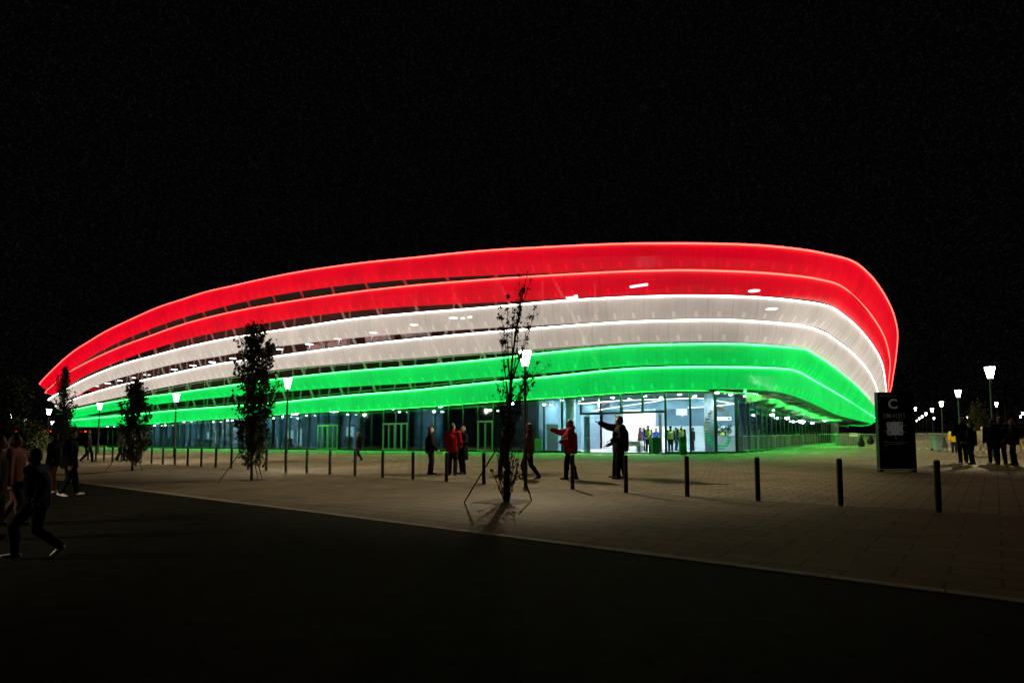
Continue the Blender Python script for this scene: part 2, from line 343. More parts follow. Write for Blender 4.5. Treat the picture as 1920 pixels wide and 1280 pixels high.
def crom(P, n):
    """Catmull-Rom through P, n samples evenly spread by length"""
    Q = [P[0] * 2 - P[1]] + P + [P[-1] * 2 - P[-2]]; out = []
    for i in range(1, len(Q) - 2):
        for j in range(12):
            t = j / 12; a, b, c, d = Q[i - 1], Q[i], Q[i + 1], Q[i + 2]
            out.append(.5 * ((2 * b) + (c - a) * t + (2 * a - 5 * b + 4 * c - d) * t * t + (3 * b - a - 3 * c + d) * t ** 3))
    out.append(P[-1]); L = [0]
    for i in range(1, len(out)): L.append(L[-1] + (out[i] - out[i - 1]).length)
    res = []; j = 0
    for k in range(n):
        s = L[-1] * k / (n - 1)
        while j < len(L) - 2 and L[j + 1] < s: j += 1
        w = (s - L[j]) / max(1e-9, L[j + 1] - L[j]); res.append(out[j].lerp(out[j + 1], min(1, max(0, w))))
    return res
def edge(k):
    Lp = [at(u, v, leftY(u, OFF[k])) for u, v in LFT[k]]
    Rp = [at(*q) for q in RGT[k]]
    e0 = Lp[0]; up = Vector((0, 0, 1))
    far = [e0 + DN * 26 + DL * 1.6 - up * .3, e0 + DN * 12 + DL * 1.5, e0 + DN * 4.5 + DL * 1.1, e0 + DN * 1.3 + DL * .5]   # round the far left corner
    e1 = Rp[-1]
    nr = [e1 + DN * 3.5 + DL * 1.5 - up * .3, e1 + DN * 6 + DL * 6, e1 + DN * 7 + DL * 14, e1 + DN * 7 + DL * 28]
    A = crom(far + Lp + [Rp[0]], 130); B = crom([Lp[-1]] + Rp + nr, 120)
    # A ends at Rp[0]; drop B's stretch before Rp[0]
    i0 = min(range(len(B)), key=lambda i: (B[i] - Rp[0]).length)
    B = [Rp[0]] + B[i0 + 1:]
    return crom(A, 130)[:-1], crom(B, 110)
E = {k: edge(k) for k in LFT}
EALL = {k: E[k][0] + E[k][1] for k in E}
def outward(P, i):
    t = P[min(i + 1, len(P) - 1)] - P[max(i - 1, 0)]; t.z = 0; t.normalize(); return Vector((t.y, -t.x, 0))

arena = thing('arena', 'sports arena wrapped in glowing red, white and green bands above a glass front', 'arena', (13.8, 60, g(13.8)))
RED, WHT, GRN = (1, .0, .018), (1, .85, .72), (0, 1, .13)
M_RED = membrane('red_backlit_mesh', RED, .98, .34); M_WHT = membrane('white_backlit_mesh', WHT, .76, .42); M_GRN = membrane('green_backlit_mesh', GRN, .90, .34)
M_LR = glow('red_led', (1, .036, .025), 11); M_LW = glow('white_led', (1, .90, .78), 8); M_LG = glow('green_led', (.05, 1, .11), 9)
M_RETURN = mat('band_back_metal', (.10, .10, .10), .6, .3)
for i in range(1, 7):
    T, B = EALL['T%d' % i], EALL['B%d' % i]; n = len(T)
    mm, ml = ((M_RED, M_LR), (M_WHT, M_LW), (M_GRN, M_LG))[(i - 1) // 2]
    nm = ('red', 'white', 'green')[(i - 1) // 2]
    b = MB(); uvs = []; NS = 8; dist = 0
    rows = []; us = []; leds = []
    for j in range(n):
        o = outward(T, j); hgt = T[j].z - B[j].z; o2 = outward(B, j)
        if j: dist += (T[j] - T[j - 1]).length
        bul = .07 * hgt + .10; row = []
        for s in range(NS + 1):
            t = s / NS; p = T[j].lerp(B[j], t); p = p + o.lerp(o2, t) * bul * (4 * t * (1 - t)) ** .8; row.append(p)
        rows.append(row); us.append(dist); leds.append(T[j] + o * .15 + Vector((0, 0, -.05)))
    for row in rows: b.v += row
    W_ = NS + 1
    for j in range(n - 1):
        for s in range(NS):
            b.f.append((j * W_ + s, j * W_ + s + 1, (j + 1) * W_ + s + 1, (j + 1) * W_ + s)); b.mi.append(0)
    idx_uv = [(us[k // W_], (k % W_) / NS) for k in range(len(b.v))]
    ob = b.build('facade_band', mm, arena, smooth=True, world=True)
    ob['label'] = '%s glowing band, %s' % (nm, ('topmost of the stack', 'lower of the two red ones', 'upper of the two white ones', 'lower of the two white ones', 'upper of the two green ones', 'lowest of the stack over the glass front')[i - 1])
    ul = ob.data.uv_layers.new(name='UVMap')
    for lp in ob.data.loops: ul.data[lp.index].uv = idx_uv[lp.vertex_index]
    l = MB(); l.tube(leds, .056, 6); ob2 = l.build('led_strip', ml, ob, smooth=True); ob2.data.transform(Matrix.Translation(-arena.location))
    # return sheets at the top and bottom edge (real depth) and clips on the top edge
    r_ = MB()
    for P, dz in ((T, -.05), (B, .02))[:1 if i == 6 else 2]:
        vs = []
        for j in range(n):
            o = outward(P, j); vs += [P[j] - o * .03 + Vector((0, 0, dz)), P[j] - o * (.5 if dz < 0 else .10) + Vector((0, 0, dz - .05 if dz < 0 else dz + .03))]
        r_.add(vs, [(2 * j, 2 * j + 1, 2 * j + 3, 2 * j + 2) for j in range(n - 1)])
    ob3 = r_.build('edge_flange', M_RETURN, ob); ob3.data.transform(Matrix.Translation(-arena.location))

# glazing path at ground level: left facade, rounded corner, right facade
GPATH = [wp(a, 0) for a in [92 - 1.65 * i for i in range(53)]]
pa, pb = wp(5.0, 0), CX + DR * 5.0
for k in range(1, 40):
    t = k / 40; GPATH.append(pa * (1 - t) ** 2 + CX * 2 * t * (1 - t) + pb * t * t)
GPATH += [CX + DR * (5 + 1.7 * i) for i in range(33)]
def resample(P, step):
    out = [P[0].copy()]; acc = 0
    for a, b in zip(P, P[1:]):
        d = (b - a).length; s = 0
        while acc + (d - s) >= step:
            s += step - acc; acc = 0; out.append(a.lerp(b, s / d))
        acc += d - s
    return out
GP = resample(GPATH, 1.62)
B6 = EALL['B6']
def b6z(p): q = min(B6, key=lambda x: (x.x - p.x) ** 2 + (x.y - p.y) ** 2); return q.z
def pu(p):
    d = p - CP; return 960 + F * d.x / d.dot(FW)
DOORS = []       # bays that hold a door, by photo column
for i in range(len(GP) - 1):
    p, q = GP[i], GP[i + 1]; d = (q - p).normalized(); L = (q - p).length; rz = atan2(d.y, d.x); nin = Vector((-d.y, d.x, 0))
    c = (p + q) / 2; z0 = g(c.x) + .02; z1 = b6z(c) + .18; u = pu(c)
    isdoor = any(lo < u < hi for lo, hi in ((596, 626), (722, 762), (886, 938)))
    opening = 1098 < u < 1246
    ob = None
    if opening:
        zt = z0 + 2.72
        b = MB(); b.box(c + Vector((0, 0, (zt + .12 + z1) / 2)), (L - .07, .03, z1 - zt - .12), rz)
        ob = b.build('window', M_GLASS, arena, world=True)
        f = MB(); f.box(p + nin * .02 + Vector((0, 0, (zt + z1) / 2)), (.11, .22, z1 - zt), rz); f.box(c + Vector((0, 0, zt + .05)), (L + .02, .20, .14), rz)
    else:
        b = MB(); b.box(c + Vector((0, 0, (z0 + z1) / 2)), (L - .07, .03, z1 - z0), rz)
        ob = b.build('window', M_GLASS, arena, world=True)
        f = MB(); f.box(p + nin * .02 + Vector((0, 0, (z0 + z1) / 2)), (.12 if u > 1050 else .075, .15, z1 - z0), rz); f.box(c + Vector((0, 0, z0 + .05)), (L - .07, .10, .12), rz)
    fo = f.build('mullion', M_FRAME, ob); fo.data.transform(Matrix.Translation(-arena.location))
    if isdoor:
        f = MB(); zt = z0 + 2.35
        for s in (-.5, 0, .5): f.box(c + d * s * (L - .12) - nin * .06 + Vector((0, 0, (z0 + zt) / 2)), (.12, .08, zt - z0), rz)
        f.box(c - nin * .06 + Vector((0, 0, zt + .06)), (L - .0, .08, .16), rz); f.box(c - nin * .06 + Vector((0, 0, z0 + .10)), (L - .1, .07, .18), rz)
        do = f.build('door', M_DOORF, arena, world=True)
        h = MB(); h.tube([c + d * .1 - nin * .14 + Vector((0, 0, z0 + .8)), c + d * .1 - nin * .14 + Vector((0, 0, z0 + 1.3))], .02, 6)
        ho = h.build('handle', M_DOORF, do); ho.data.transform(Matrix.Translation(-arena.location))
# open door leaves of the main entrance
def leaf(u, ang, hand):
    p = at(u, 800, leftY(u, 0)); z0 = g(p.x) + .03; d = Vector((cos(ang), sin(ang), 0)); c = p + d * .5
    f = MB(); H = 2.6
    for s in (0, 1): f.box(p + d * (s * .98) + Vector((0, 0, 0)) + Vector((0, 0, z0 + H / 2 - p.z)), (.08, .05, H), ang)
    for zz in (.08, H - .04): f.box(c + Vector((0, 0, z0 + zz - c.z)), (.9, .05, .12), ang)
    do = f.build('open_door', M_DOORF, arena, world=True)
    b = MB(); b.box(c + Vector((0, 0, z0 + H / 2 - c.z)), (.9, .015, H - .2), ang); x = b.build('pane', M_GLASS, do); x.data.transform(Matrix.Translation(-arena.location))
    b = MB(); b.tube([p + d * .05 + Vector((0, 0, z0 + 1.05 - p.z)) + Vector((d.y, -d.x, 0)) * .07, p + d * .93 + Vector((0, 0, z0 + 1.05 - p.z)) + Vector((d.y, -d.x, 0)) * .07], .022, 6)
    x = b.build('handle', M_TRUSS, do); x.data.transform(Matrix.Translation(-arena.location))
leaf(1096, R(-75), 1); leaf(1166, R(-125), 1); leaf(1240, R(-110), 1)

# soffit from the lowest band to the glass, fascia above the glass
def gnear(p): return min(GPD, key=lambda x: (x.x - p.x) ** 2 + (x.y - p.y) ** 2)
GPD = resample(GPATH, .3)
m = MB(); vs = []
idx = [j for j in range(len(B6)) if -.0 <= 1]
for j in range(len(B6)):
    p = B6[j]; q = gnear(p); vs += [Vector((p.x, p.y, p.z + .10)) - outward(B6, j) * .05, Vector((q.x, q.y, p.z + .34))]
m.add(vs, [(2 * j, 2 * j + 1, 2 * j + 3, 2 * j + 2) for j in range(len(B6) - 1)])
m.build('soffit', M_SOFF, arena, world=True)
# brackets of the soffit along the right facade: each a plate
for t in range(3, 56, 3):
    p = CX + DR * t; j = min(range(len(B6)), key=lambda k: (B6[k].x - p.x) ** 2 + (B6[k].y - p.y) ** 2); q = B6[j]
    b = MB(); b.add([p + Vector((0, 0, q.z + .3)), p + Vector((0, 0, q.z - .35)), Vector((q.x, q.y, q.z + .04)).lerp(p + Vector((0, 0, q.z)), .15)], [(0, 1, 2)])
    k = len(b.v); off = DR * .12
    b.add([v + off for v in b.v[:3]], [(2, 1, 0)]); b.f += [(0, 2, 5, 3), (1, 0, 3, 4), (2, 1, 4, 5)]; b.mi += [0, 0, 0]
    b.build('soffit_bracket', M_FASC, arena, world=True)
# fascia along the right facade
m = MB(); ps = [CX + DR * t for t in range(5, 62, 3)]
vs = []
for p in ps: z = b6z(p); vs += [p + NR * .14 + Vector((0, 0, z - .45)), p + NR * .14 + Vector((0, 0, z + .02))]
m.add(vs, [(2 * j, 2 * j + 2, 2 * j + 3, 2 * j + 1) for j in range(len(ps) - 1)])
m.build('fascia', M_FASC, arena, world=True)

# plinth strip at the foot of the glass
m = MB(); vs = []
for j, p in enumerate(GPD):
    o = outward(GPD, j); vs += [p + o * .12 + Vector((0, 0, g(p.x) + .06)), p + o * .12 + Vector((0, 0, g(p.x) - .05)), p - o * .1 + Vector((0, 0, g(p.x) + .06))]
fs = []
for j in range(len(GPD) - 1): fs += [(3 * j, 3 * j + 1, 3 * j + 4, 3 * j + 3), (3 * j, 3 * j + 3, 3 * j + 5, 3 * j + 2)]
m.add(vs, fs); m.build('plinth', M_FRAME, arena, world=True)

# inner concourse wall behind the bands, roof, back walls
T1 = EALL['T1']
def inset(P, j, d): return P[j] - outward(P, j) * d
m = MB(); vs = []
for j in range(len(T1)):
    q = gnear(T1[j]); o = outward(T1, j); b_ = q + (-o) * 3.2; top = T1[j] - o * 4.2
    vs += [Vector((b_.x, b_.y, B6[j].z + .5)), Vector((b_.x, b_.y, (B6[j].z + T1[j].z) / 2)), Vector((lerp(b_.x, top.x, .35), lerp(b_.y, top.y, .35), T1[j].z - .9))]
m.add(vs, [f for j in range(len(T1) - 1) for f in ((3 * j, 3 * j + 1, 3 * j + 4, 3 * j + 3), (3 * j + 1, 3 * j + 2, 3 * j + 5, 3 * j + 4))])
m.build('concourse_wall', M_INNER, arena, world=True)
m = MB(); vs = [Vector((-10, 92, 12.5))]
for j in range(len(T1)): p = T1[j] - outward(T1, j) * .8; vs.append(p + Vector((0, 0, -.6)))
m.add(vs, [(0, j + 1, j + 2) for j in range(len(T1) - 1)] + [(0, len(T1), 1)])
m.build('roof', M_DARK, arena, world=True)
a, b_ = T1[0], T1[-1]
m = MB(); m.add([Vector((a.x, a.y, g(a.x))), Vector((b_.x, b_.y, g(b_.x))), b_ - Vector((0, 0, .7)), a - Vector((0, 0, .7))], [(0, 1, 2, 3)])
m.build('back_wall', M_DARK, arena, world=True)
# concourse decks: dark floor slabs behind the bands
for k in ('T6', 'T5', 'T4'):
    m = MB(); vs = []; P = EALL[k]
    for j in range(20, len(P) - 30):
        o = outward(P, j); z = P[j].z - .35; vs += [P[j] - o * 1.0 + Vector((0, 0, -.35)), P[j] - o * 6.2 + Vector((0, 0, -.35))]
    m.add(vs, [(2 * j, 2 * j + 1, 2 * j + 3, 2 * j + 2) for j in range(len(vs) // 2 - 1)]); m.build('deck', M_DARK, arena, world=True)
# raking columns and bracing behind the bands
def onface(a, o, z): p = wp(a, -o); return Vector((p.x, p.y, z))
def edge_at(k, a):
    """point of a band edge at distance a along the left facade"""
    P = E[k][0]; return min(P, key=lambda p: abs((p - CX).dot(DL) - a) + max(0, ((p - CX).dot(DN)) * 1))
for k in range(17):
    a = 8 + k * 4.6
    zt = edge_at('T1', min(a + 5, 84)).z - .8; zb = edge_at('B6', a).z + .5; h = zt - zb; zm = zb + h * .62
    b = MB(); b.bar(onface(a, 1.2, zb), onface(a + h * .44, 3.3, zt), .15, .22); b.build('raking_column', M_TRUSS, arena, world=True)
    b = MB(); b.bar(onface(a + 3.6, 1.0, zb), onface(a + .6, 1.6, zm), .12, .16); b.build('brace', M_TRUSS, arena, world=True)
    b = MB(); b.bar(onface(a + 2, -.4, zb), onface(a + 2, -.4, zt - .3), .18, .18); b.build('column', M_TRUSS, arena, world=True)
for k, dz in (('T6', .42), ('B4', .1)):
    P = [p - outward(E[k][0], j) * 1.3 + Vector((0, 0, dz)) for j, p in enumerate(E[k][0]) if j > 26]
    b = MB(); b.tube(P, .05, 6); b.build('rail', M_TRUSS, arena, world=True)
# unseen green light added near the glass to tint the ground, with its baffle
WASH = [(gnear(p) + (p - gnear(p)).normalized() * (.45 if (gnear(p) - CX).dot(DR) < 2 else 1.5), p.z, outward(B6, j)) for j, p in enumerate(B6) if 22 < j and (gnear(p) - CX).dot(DR) < 37]
P = [Vector((q.x, q.y, z + .20)) for q, z, o in WASH]
b = MB(); b.tube(P, .03, 6); wl = b.build('added_wash_light', glow('added_green_wash', (.03, 1, .06), 240), arena, world=True)
b = MB(); vs = []
for q, z, o in WASH: vs += [Vector((q.x, q.y, z + .15)) + o * .10, Vector((q.x, q.y, z + .34)) + o * .10]
b.add(vs, [(2 * j, 2 * j + 1, 2 * j + 3, 2 * j + 2) for j in range(len(WASH) - 1)]); 
vs = []
for q, z, o in WASH: vs += [Vector((q.x, q.y, z + .12)) - o * .08, Vector((q.x, q.y, z + .34)) - o * .08]
b.add(vs, [(2 * j, 2 * j + 1, 2 * j + 3, 2 * j + 2) for j in range(len(WASH) - 1)]); vs = []
for q, z, o in WASH: vs += [Vector((q.x, q.y, z + .24)) + o * .10, Vector((q.x, q.y, z + .24)) - o * .08]
b.add(vs, [(2 * j, 2 * j + 1, 2 * j + 3, 2 * j + 2) for j in range(len(WASH) - 1)]); sh_ = b.build('added_baffle', M_DARK, wl); sh_.data.transform(Matrix.Translation(-arena.location))
# ceiling lamps of the concourse
M_DISC = glow('concourse_lamp', (.95, .95, 1), 8)
for u, v in ((180,723),(202,718),(224,713),(249,707.5),(275.5,702),(327,692),(362,684.5),(398,678),(437,671),(474.5,662.7),(525,654),(580,644.5),(633,634.5),(700,623),(776.5,608),(850,595),(1074,557),(1414,544),(1447,578)):
    Y = leftY(u, 1.6) if u < 1200 else 41.5
    p = at(u, v, Y); b = MB(); b.lathe([(.1, .06), (.40, .05), (.45, 0), (.43, -.03)], p, 16)
    o = b.build('ceiling_lamp', M_TRUSS, arena, world=True)
    b = MB(); b.lathe([(.37, -.035), (.37, -.06)], p, 16); x = b.build('diffuser', M_DISC, o); x.data.transform(Matrix.Translation(-arena.location))
for (u0, v0), (u1, v1) in (((1182, 538), (1214, 533)), ((1062, 558), (1082, 554.5)), ((865, 597), (884, 594))):
    a_, b2 = at(u0, v0, leftY(u0, 1.8)), at(u1, v1, leftY(u1, 1.8)); b = MB(); b.bar(a_, b2, .16, .12); b.build('strip_light', M_DISC, arena, world=True)
# round white ducts seen above the white bands
for u, v in ((600, 652), (640, 645), (712, 634), (780, 622)):
    p = at(u, v, leftY(u, -.9)); b = MB(); b.tube([p - DL * 1.5, p + DL * 1.5], .55, 20); b.build('duct', M_WHITE, arena, smooth=False, world=True)

# white pillar under the right overhang
pl = gp(1566, 828.5)
b = MB()
for k in range(16): b.box(Vector((pl.x, pl.y, pl.z + .12 + k * .2)), (.95, .7, .185), atan2(DR.y, DR.x))
b.box(Vector((pl.x, pl.y, pl.z + 1.6)), (.9, .65, 3.3), atan2(DR.y, DR.x))
b.build('clad_pillar', M_WHITE, arena, world=True)

# --- ground floor interior
def room_quad(name, pts, m_): b = MB(); b.add(pts, [(0, 1, 2, 3)]); return b.build(name, m_, arena, world=True)
def gw(a, d, dz=0): p = wp(a, d); return Vector((p.x, p.y, g(p.x) + dz))
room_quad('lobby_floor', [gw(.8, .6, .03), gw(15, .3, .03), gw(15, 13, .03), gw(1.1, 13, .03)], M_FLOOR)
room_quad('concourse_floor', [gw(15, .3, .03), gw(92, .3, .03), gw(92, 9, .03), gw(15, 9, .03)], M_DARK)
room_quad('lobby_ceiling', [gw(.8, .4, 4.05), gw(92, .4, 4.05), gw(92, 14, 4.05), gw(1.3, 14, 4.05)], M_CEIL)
room_quad('lobby_back_wall', [gw(1.2, 10.5, 0), gw(15, 10.5, 0), gw(15, 10.5, 4.05), gw(1.2, 10.5, 4.05)], M_BLUEW)
b = MB(); b.box((gw(9.3, 6.0, 1.5) + gw(9.3, 6.0, 1.5)) / 2, (2.6, .3, 3.4), atan2(DL.y, DL.x)); b.build('partition_wall', M_WHITE, arena, world=True)
b = MB(); b.box(gw(15, 5, 2), (.25, 9.5, 4.1), atan2(DL.y, DL.x)); b.build('partition_wall', M_BLUEW, arena, world=True)
# white band of wall under the bulkhead and the bulkhead itself
b = MB(); b.box(gw(8.1, 10.2, .95), (13.6, .1, 1.9), atan2(DL.y, DL.x)); b.build('wall_panelling', M_WHITE, arena, world=True)
b = MB(); b.box(gw(6.6, 6.5, 3.55), (11, .2, .75), atan2(DL.y, DL.x)); b.build('bulkhead', M_BLUEW, arena, world=True)
# left wing back wall: dark colour stands in for the unlit bays
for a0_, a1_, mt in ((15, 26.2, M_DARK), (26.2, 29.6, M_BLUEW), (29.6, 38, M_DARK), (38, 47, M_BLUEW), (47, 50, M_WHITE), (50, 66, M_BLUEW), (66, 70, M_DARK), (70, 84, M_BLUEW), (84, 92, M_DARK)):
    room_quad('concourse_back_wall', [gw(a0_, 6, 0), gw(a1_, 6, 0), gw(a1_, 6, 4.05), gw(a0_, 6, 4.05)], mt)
for a, mt in ((26.2, M_DARK), (29.9, M_BLUEW), (37.6, M_DARK), (47, M_BLUEW), (57, M_BLUEW), (66, M_WHITE), (75, M_BLUEW), (84, M_BLUEW)):  # dark partition added so the bays beyond it look unlit
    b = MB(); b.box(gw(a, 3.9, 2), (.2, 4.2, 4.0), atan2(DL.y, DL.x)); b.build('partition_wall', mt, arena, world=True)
rnd = random.Random(5)
for a in [39.5, 41.5, 44, 51, 53, 55.2, 57.5, 60, 62.3, 64.6, 71, 74, 77, 80]:
    b = MB(); w = rnd.uniform(.7, 1.2); b.box(gw(a, 5.8, 1.25), (w, .16, rnd.uniform(1.6, 2.3)), atan2(DL.y, DL.x)); b.build('bright_patch_panel', glow('bright_patch_glow', (.8, .94, 1), 2.4), arena, world=True)  # glowing panels added for the bright patches behind the glass
for a in [37, 40.2, 42.6, 45.4, 52.1, 54.1, 56.4, 58.8, 61.1, 63.4, 68, 72.5, 75.5, 78.5, 82]:
    b = MB(); b.tube([gw(a, 1.6, 0), gw(a, 1.6, 4.0)], .22, 14); b.build('interior_column', M_COLUMN, arena, world=True)
b = MB(); b.box(gw(69.2, 5.5, 1.1), (.8, .1, 1.5), atan2(DL.y, DL.x)); b.build('green_notice', glow('green_notice_glow', (.1, .9, .12), .9), arena, world=True)
for a in (40.8, 43.2, 51.6, 54.6, 58.2, 61.6, 65, 69, 71.8, 76.4, 79.6):
    w = rnd.uniform(.9, 1.5); b = MB(); b.box(gw(a, 3.2, .55 + .2 * rnd.random()), (w, .3, rnd.uniform(.8, 1.5)), atan2(DL.y, DL.x)); b.build('white_counter', M_WHITE, arena, world=True)
def rw(t, d, z=0): q = CX + DR * t - NR * d; return Vector((q.x, q.y, g(q.x) + z))
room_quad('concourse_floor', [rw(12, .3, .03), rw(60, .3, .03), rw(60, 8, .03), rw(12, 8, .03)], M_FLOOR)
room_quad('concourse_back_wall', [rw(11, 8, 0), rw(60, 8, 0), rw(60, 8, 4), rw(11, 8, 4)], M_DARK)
for t_ in (8.2, 11, 14.5, 18, 22, 26.5, 31, 36, 42, 48):
    b = MB(); b.tube([rw(t_, 1.5, 0), rw(t_, 1.5, 3.9)], .21, 14); b.build('interior_column', M_COLUMN, arena, world=True)
for t_ in (6.6, 7.4, 9.3, 10.2, 11.9, 13.3, 15.6, 16.8, 19.5, 23.5):
    b = MB(); b.box(rw(t_, 1.5, .62), (.5, .12, 1.2), atan2(DR.y, DR.x)); b.build('white_panel', M_WHITE, arena, world=True)
for t_ in (9, 13, 17, 23, 30, 38, 46):
    b = MB(); b.box(rw(t_, .8, 3.7), (.5, .4, .05), atan2(DR.y, DR.x)); b.build('ceiling_panel', glow('wing_panel_glow', (.76, .92, 1), 110), arena, world=True)
# ceiling light panels of the ground floor
M_PANEL = glow('ceiling_panel_glow', (.84, .94, 1), 30); M_PANELD = glow('dim_panel_glow', (.78, .93, 1), 130)
M_DOWN = glow('lobby_lamp_glow', (.86, .95, 1), 760)
for a in (1.8, 4.4, 7, 9.6, 12.2, 14):
    for d in (2.2, 5, 8.2):
        q = gw(max(a, .9 + .06 * d), d, 4.02); b = MB(); b.lathe([(.13, .02), (.15, 0), (.15, -.02), (.125, -.02)], q, 14); o = b.build('ceiling_downlight', M_FRAME, arena, world=True)
        b = MB(); b.lathe([(.12, -.021), (.12, -.03)], q, 14); x = b.build('diffuser', M_DOWN, o); x.data.transform(Matrix.Translation(-arena.location))
for a, d, s, mt in [(27.9, 4, .8, 1), (31, 4, .25, 1), (40, 4, .8, 1), (44.5, 4, .8, 1), (52, 4, .9, 1), (55, 4, .9, 1), (60, 4, .9, 1), (64, 4, .9, 1), (70, 4, .9, 1), (73, 4, .9, 1), (78, 4, .9, 1), (82, 4, .8, 1), (88, 4, .6, 1), (20, 4, .25, 1), (35, 4, .25, 1)]:
    b = MB(); b.box(gw(a, d, 3.98), (1.6 * s, .9 * s, .06), atan2(DL.y, DL.x)); b.build('ceiling_panel', M_PANELD, arena, world=True)
# zigzag light line
b = MB(); Pz = [at(1110, 770, 45.5), at(1230, 752, 44.6), at(1250, 748, 44.6), at(1304, 746, 44.4), at(1322, 747, 44.5), at(1377, 757, 44.8), at(1330, 762, 47), at(1290, 764, 48)]
b.tube(Pz, .022, 6); b.build('light_line', glow('light_line_glow', (1, .95, .95), 5), arena, world=True)
b = MB(); b.tube([at(1084, 757, 44.8), at(1160, 751, 44.8), at(1250, 747.5, 44.5)], .022, 6); b.build('light_line', MATS['light_line_glow'], arena, world=True)
# round column at the corner
c_ = at(1331, 800, 44.2); b = MB(); b.tube([Vector((c_.x, c_.y, g(c_.x))), Vector((c_.x, c_.y, 4.4))], .36, 24); b.build('lobby_column', M_COLUMN, arena, smooth=True, world=True)
c_ = at(1070, 800, leftY(1070, -1.2)); b = MB(); b.tube([Vector((c_.x, c_.y, g(c_.x))), Vector((c_.x, c_.y, 4.4))], .36, 24); b.build('lobby_column', M_WHITE, arena, smooth=True, world=True)
# screen, light box
def plate(name, u0, v0, u1, v1, Y, m_, th=.08, parent=None):
    p, q = at(u0, v1, Y), at(u1, v0, Y); c = (p + q) / 2; b = MB(); b.box(c, (abs(q.x - p.x), th, abs(q.z - p.z)), 0); return b.build(name, m_, parent or arena, world=True)
plate('screen', 1268, 766, 1288, 778, 47.5, glow('screen_glow', (.95, .97, 1), 1.6))
plate('light_box', 1325, 781, 1371, 788, 48.5, glow('lightbox_glow', (1, .97, .95), 2.2))
plate('white_cabinet', 1025, 795, 1046, 846, leftY(1035, -1.0), M_WHITE, .6)
# emblem of horizontal bars stuck on the corner glass
EB = [(405,690,900,0),(450,640,930,0),(495,600,700,0),(495,890,985,0),(545,595,685,0),(545,915,985,0),(590,560,662,0),(590,945,1010,0),(640,542,655,1),(685,532,650,1),(735,522,650,1),(780,530,650,1),(825,536,655,1),(870,546,665,2),(915,560,676,2),(965,590,696,2),(1010,610,736,2),(1055,660,970,2),(1105,730,915,2),(915,945,1026,2),(965,932,1020,2),(1010,905,1000,2)]
b = MB()
for y, x0, x1, k in EB:
    u0, u1, v = 1260 + x0 / 9.14, 1260 + x1 / 9.14, 720 + y / 9.14
    Yg = 42.05; p, q = at(u0, v, Yg), at(u1, v, Yg); r_ = 1.6 * Yg / F
    b.tube([p + Vector((r_, 0, 0)), q - Vector((r_, 0, 0))], r_, 8, m=k)
b.build('bar_emblem', [mat('emblem_orange_glow', (.55, .26, .13), .6, emit=(.55, .26, .13), es=.15), mat('emblem_beige_glow', (.5, .5, .36), .6, emit=(.5, .5, .36), es=.2), mat('emblem_green_glow', (.0, .45, .14), .6, emit=(.0, .5, .15), es=.6)], arena, world=True)  # bars glow faintly: their brightness is put into the material
# small lamps under the overhang
M_SPOT = glow('spot_glow', (.85, .95, 1), 14)
for u, v, r_ in ((575,778,.13),(530,780,.13),(513,783,.12),(427,787,.14),(436,787,.14),(652,776,.12),(749,771,.13),(814,770,.17),(919,768,.16),(1020,757,.16),(1448,776,.2),(1450,768,.1),(1476,782,.22),(1501,788,.26),(1506,789,.2),(1523,792,.18),(1546,787,.2),(1560,779,.15),(400,790,.13),(345,790,.14),(310,796,.12),(290,797,.15),(202,799,.14)):
    Y = leftY(u, .5) if u < 1300 else 44 + (u - 1440) * .21
    p = at(u, v, Y); b = MB(); b.lathe([(r_ * .35, r_ * .9), (r_ * .9, .03), (r_ * .95, 0)], p, 12); o = b.build('downlight', M_FRAME, arena, world=True)
    b = MB(); b.ell(p - Vector((0, 0, r_ * .25)), (r_ * .8, r_ * .8, r_ * .5)); x = b.build('bulb', M_SPOT, o); x.data.transform(Matrix.Translation(-arena.location))
# ------------------------------------------------------------------ street lamps
def make_lamp(H=4.6, far=False):
    t = thing('street_lamp', '', 'street lamp')
    b = MB(); b.lathe([(.16, -.1), (.16, .03), (.085, .05), (.082, 1.0), (.06, 1.05), (.048, H - .66), (.085, H - .64), (.085, H - .60)], seg=14); b.build('post', M_POST, t, smooth=False)
    b = MB(); b.lathe([(.112, H - .62), (.232, H - .06), (.222, H - .05)], seg=20); b.build('lamp_glass', M_LAMPFAR if far else M_LAMP, t, smooth=True)
    b = MB(); b.lathe([(.225, H - .055), (.235, H - .03), (.13, H + .0), (.05, H + .01)], seg=20); b.build('lamp_cap', M_CAP, t)
    if not far:
        o = bpy.data.objects.new('lantern_light', lantern_light()); COL.objects.link(o); o.parent = t; o.location = (0, 0, H - .33)
    return t
LAMP0 = make_lamp(); LAMP1 = None
used = [False]
def lamp(p, H, label, group, far=False):
    global LAMP0, LAMP1
    if far:
        if LAMP1 is None: LAMP1 = make_lamp(far=True); o = LAMP1
        else: o = copy_tree(LAMP1)
    elif not used[0]: used[0] = True; o = LAMP0
    else: o = copy_tree(LAMP0)
    o.location = p; k = H / 4.6; o.scale = (1 + (k - 1) * .3,) * 2 + (k,)
    tag(o, label, 'street lamp', group); return o
GL = 'funnel shaped street lamps along the glass front'
for u, v, vt, lb in ((985, 889.5, 655, 'lit funnel street lamp right behind the sparse leaning young tree'), (536, 865, 707, 'lit funnel street lamp just right of the leafy tall tree'),
                     (326.5, 857.5, 737, 'lit funnel street lamp right of the short bushy tree'), (183, 850.5, 755, 'lit funnel street lamp at the far left end of the glass front')):
    p = gp(u, v); lamp(p, at(u, vt, p.y).z - p.z, lb, GL)
lamp(Vector((-17.2, 7.8, g(-17.2))), 4.6, 'unseen funnel street lamp added beyond the left edge to light the passers-by', GL)  # added out of view to light the people at the left
GR = 'funnel shaped street lamps receding on the right'
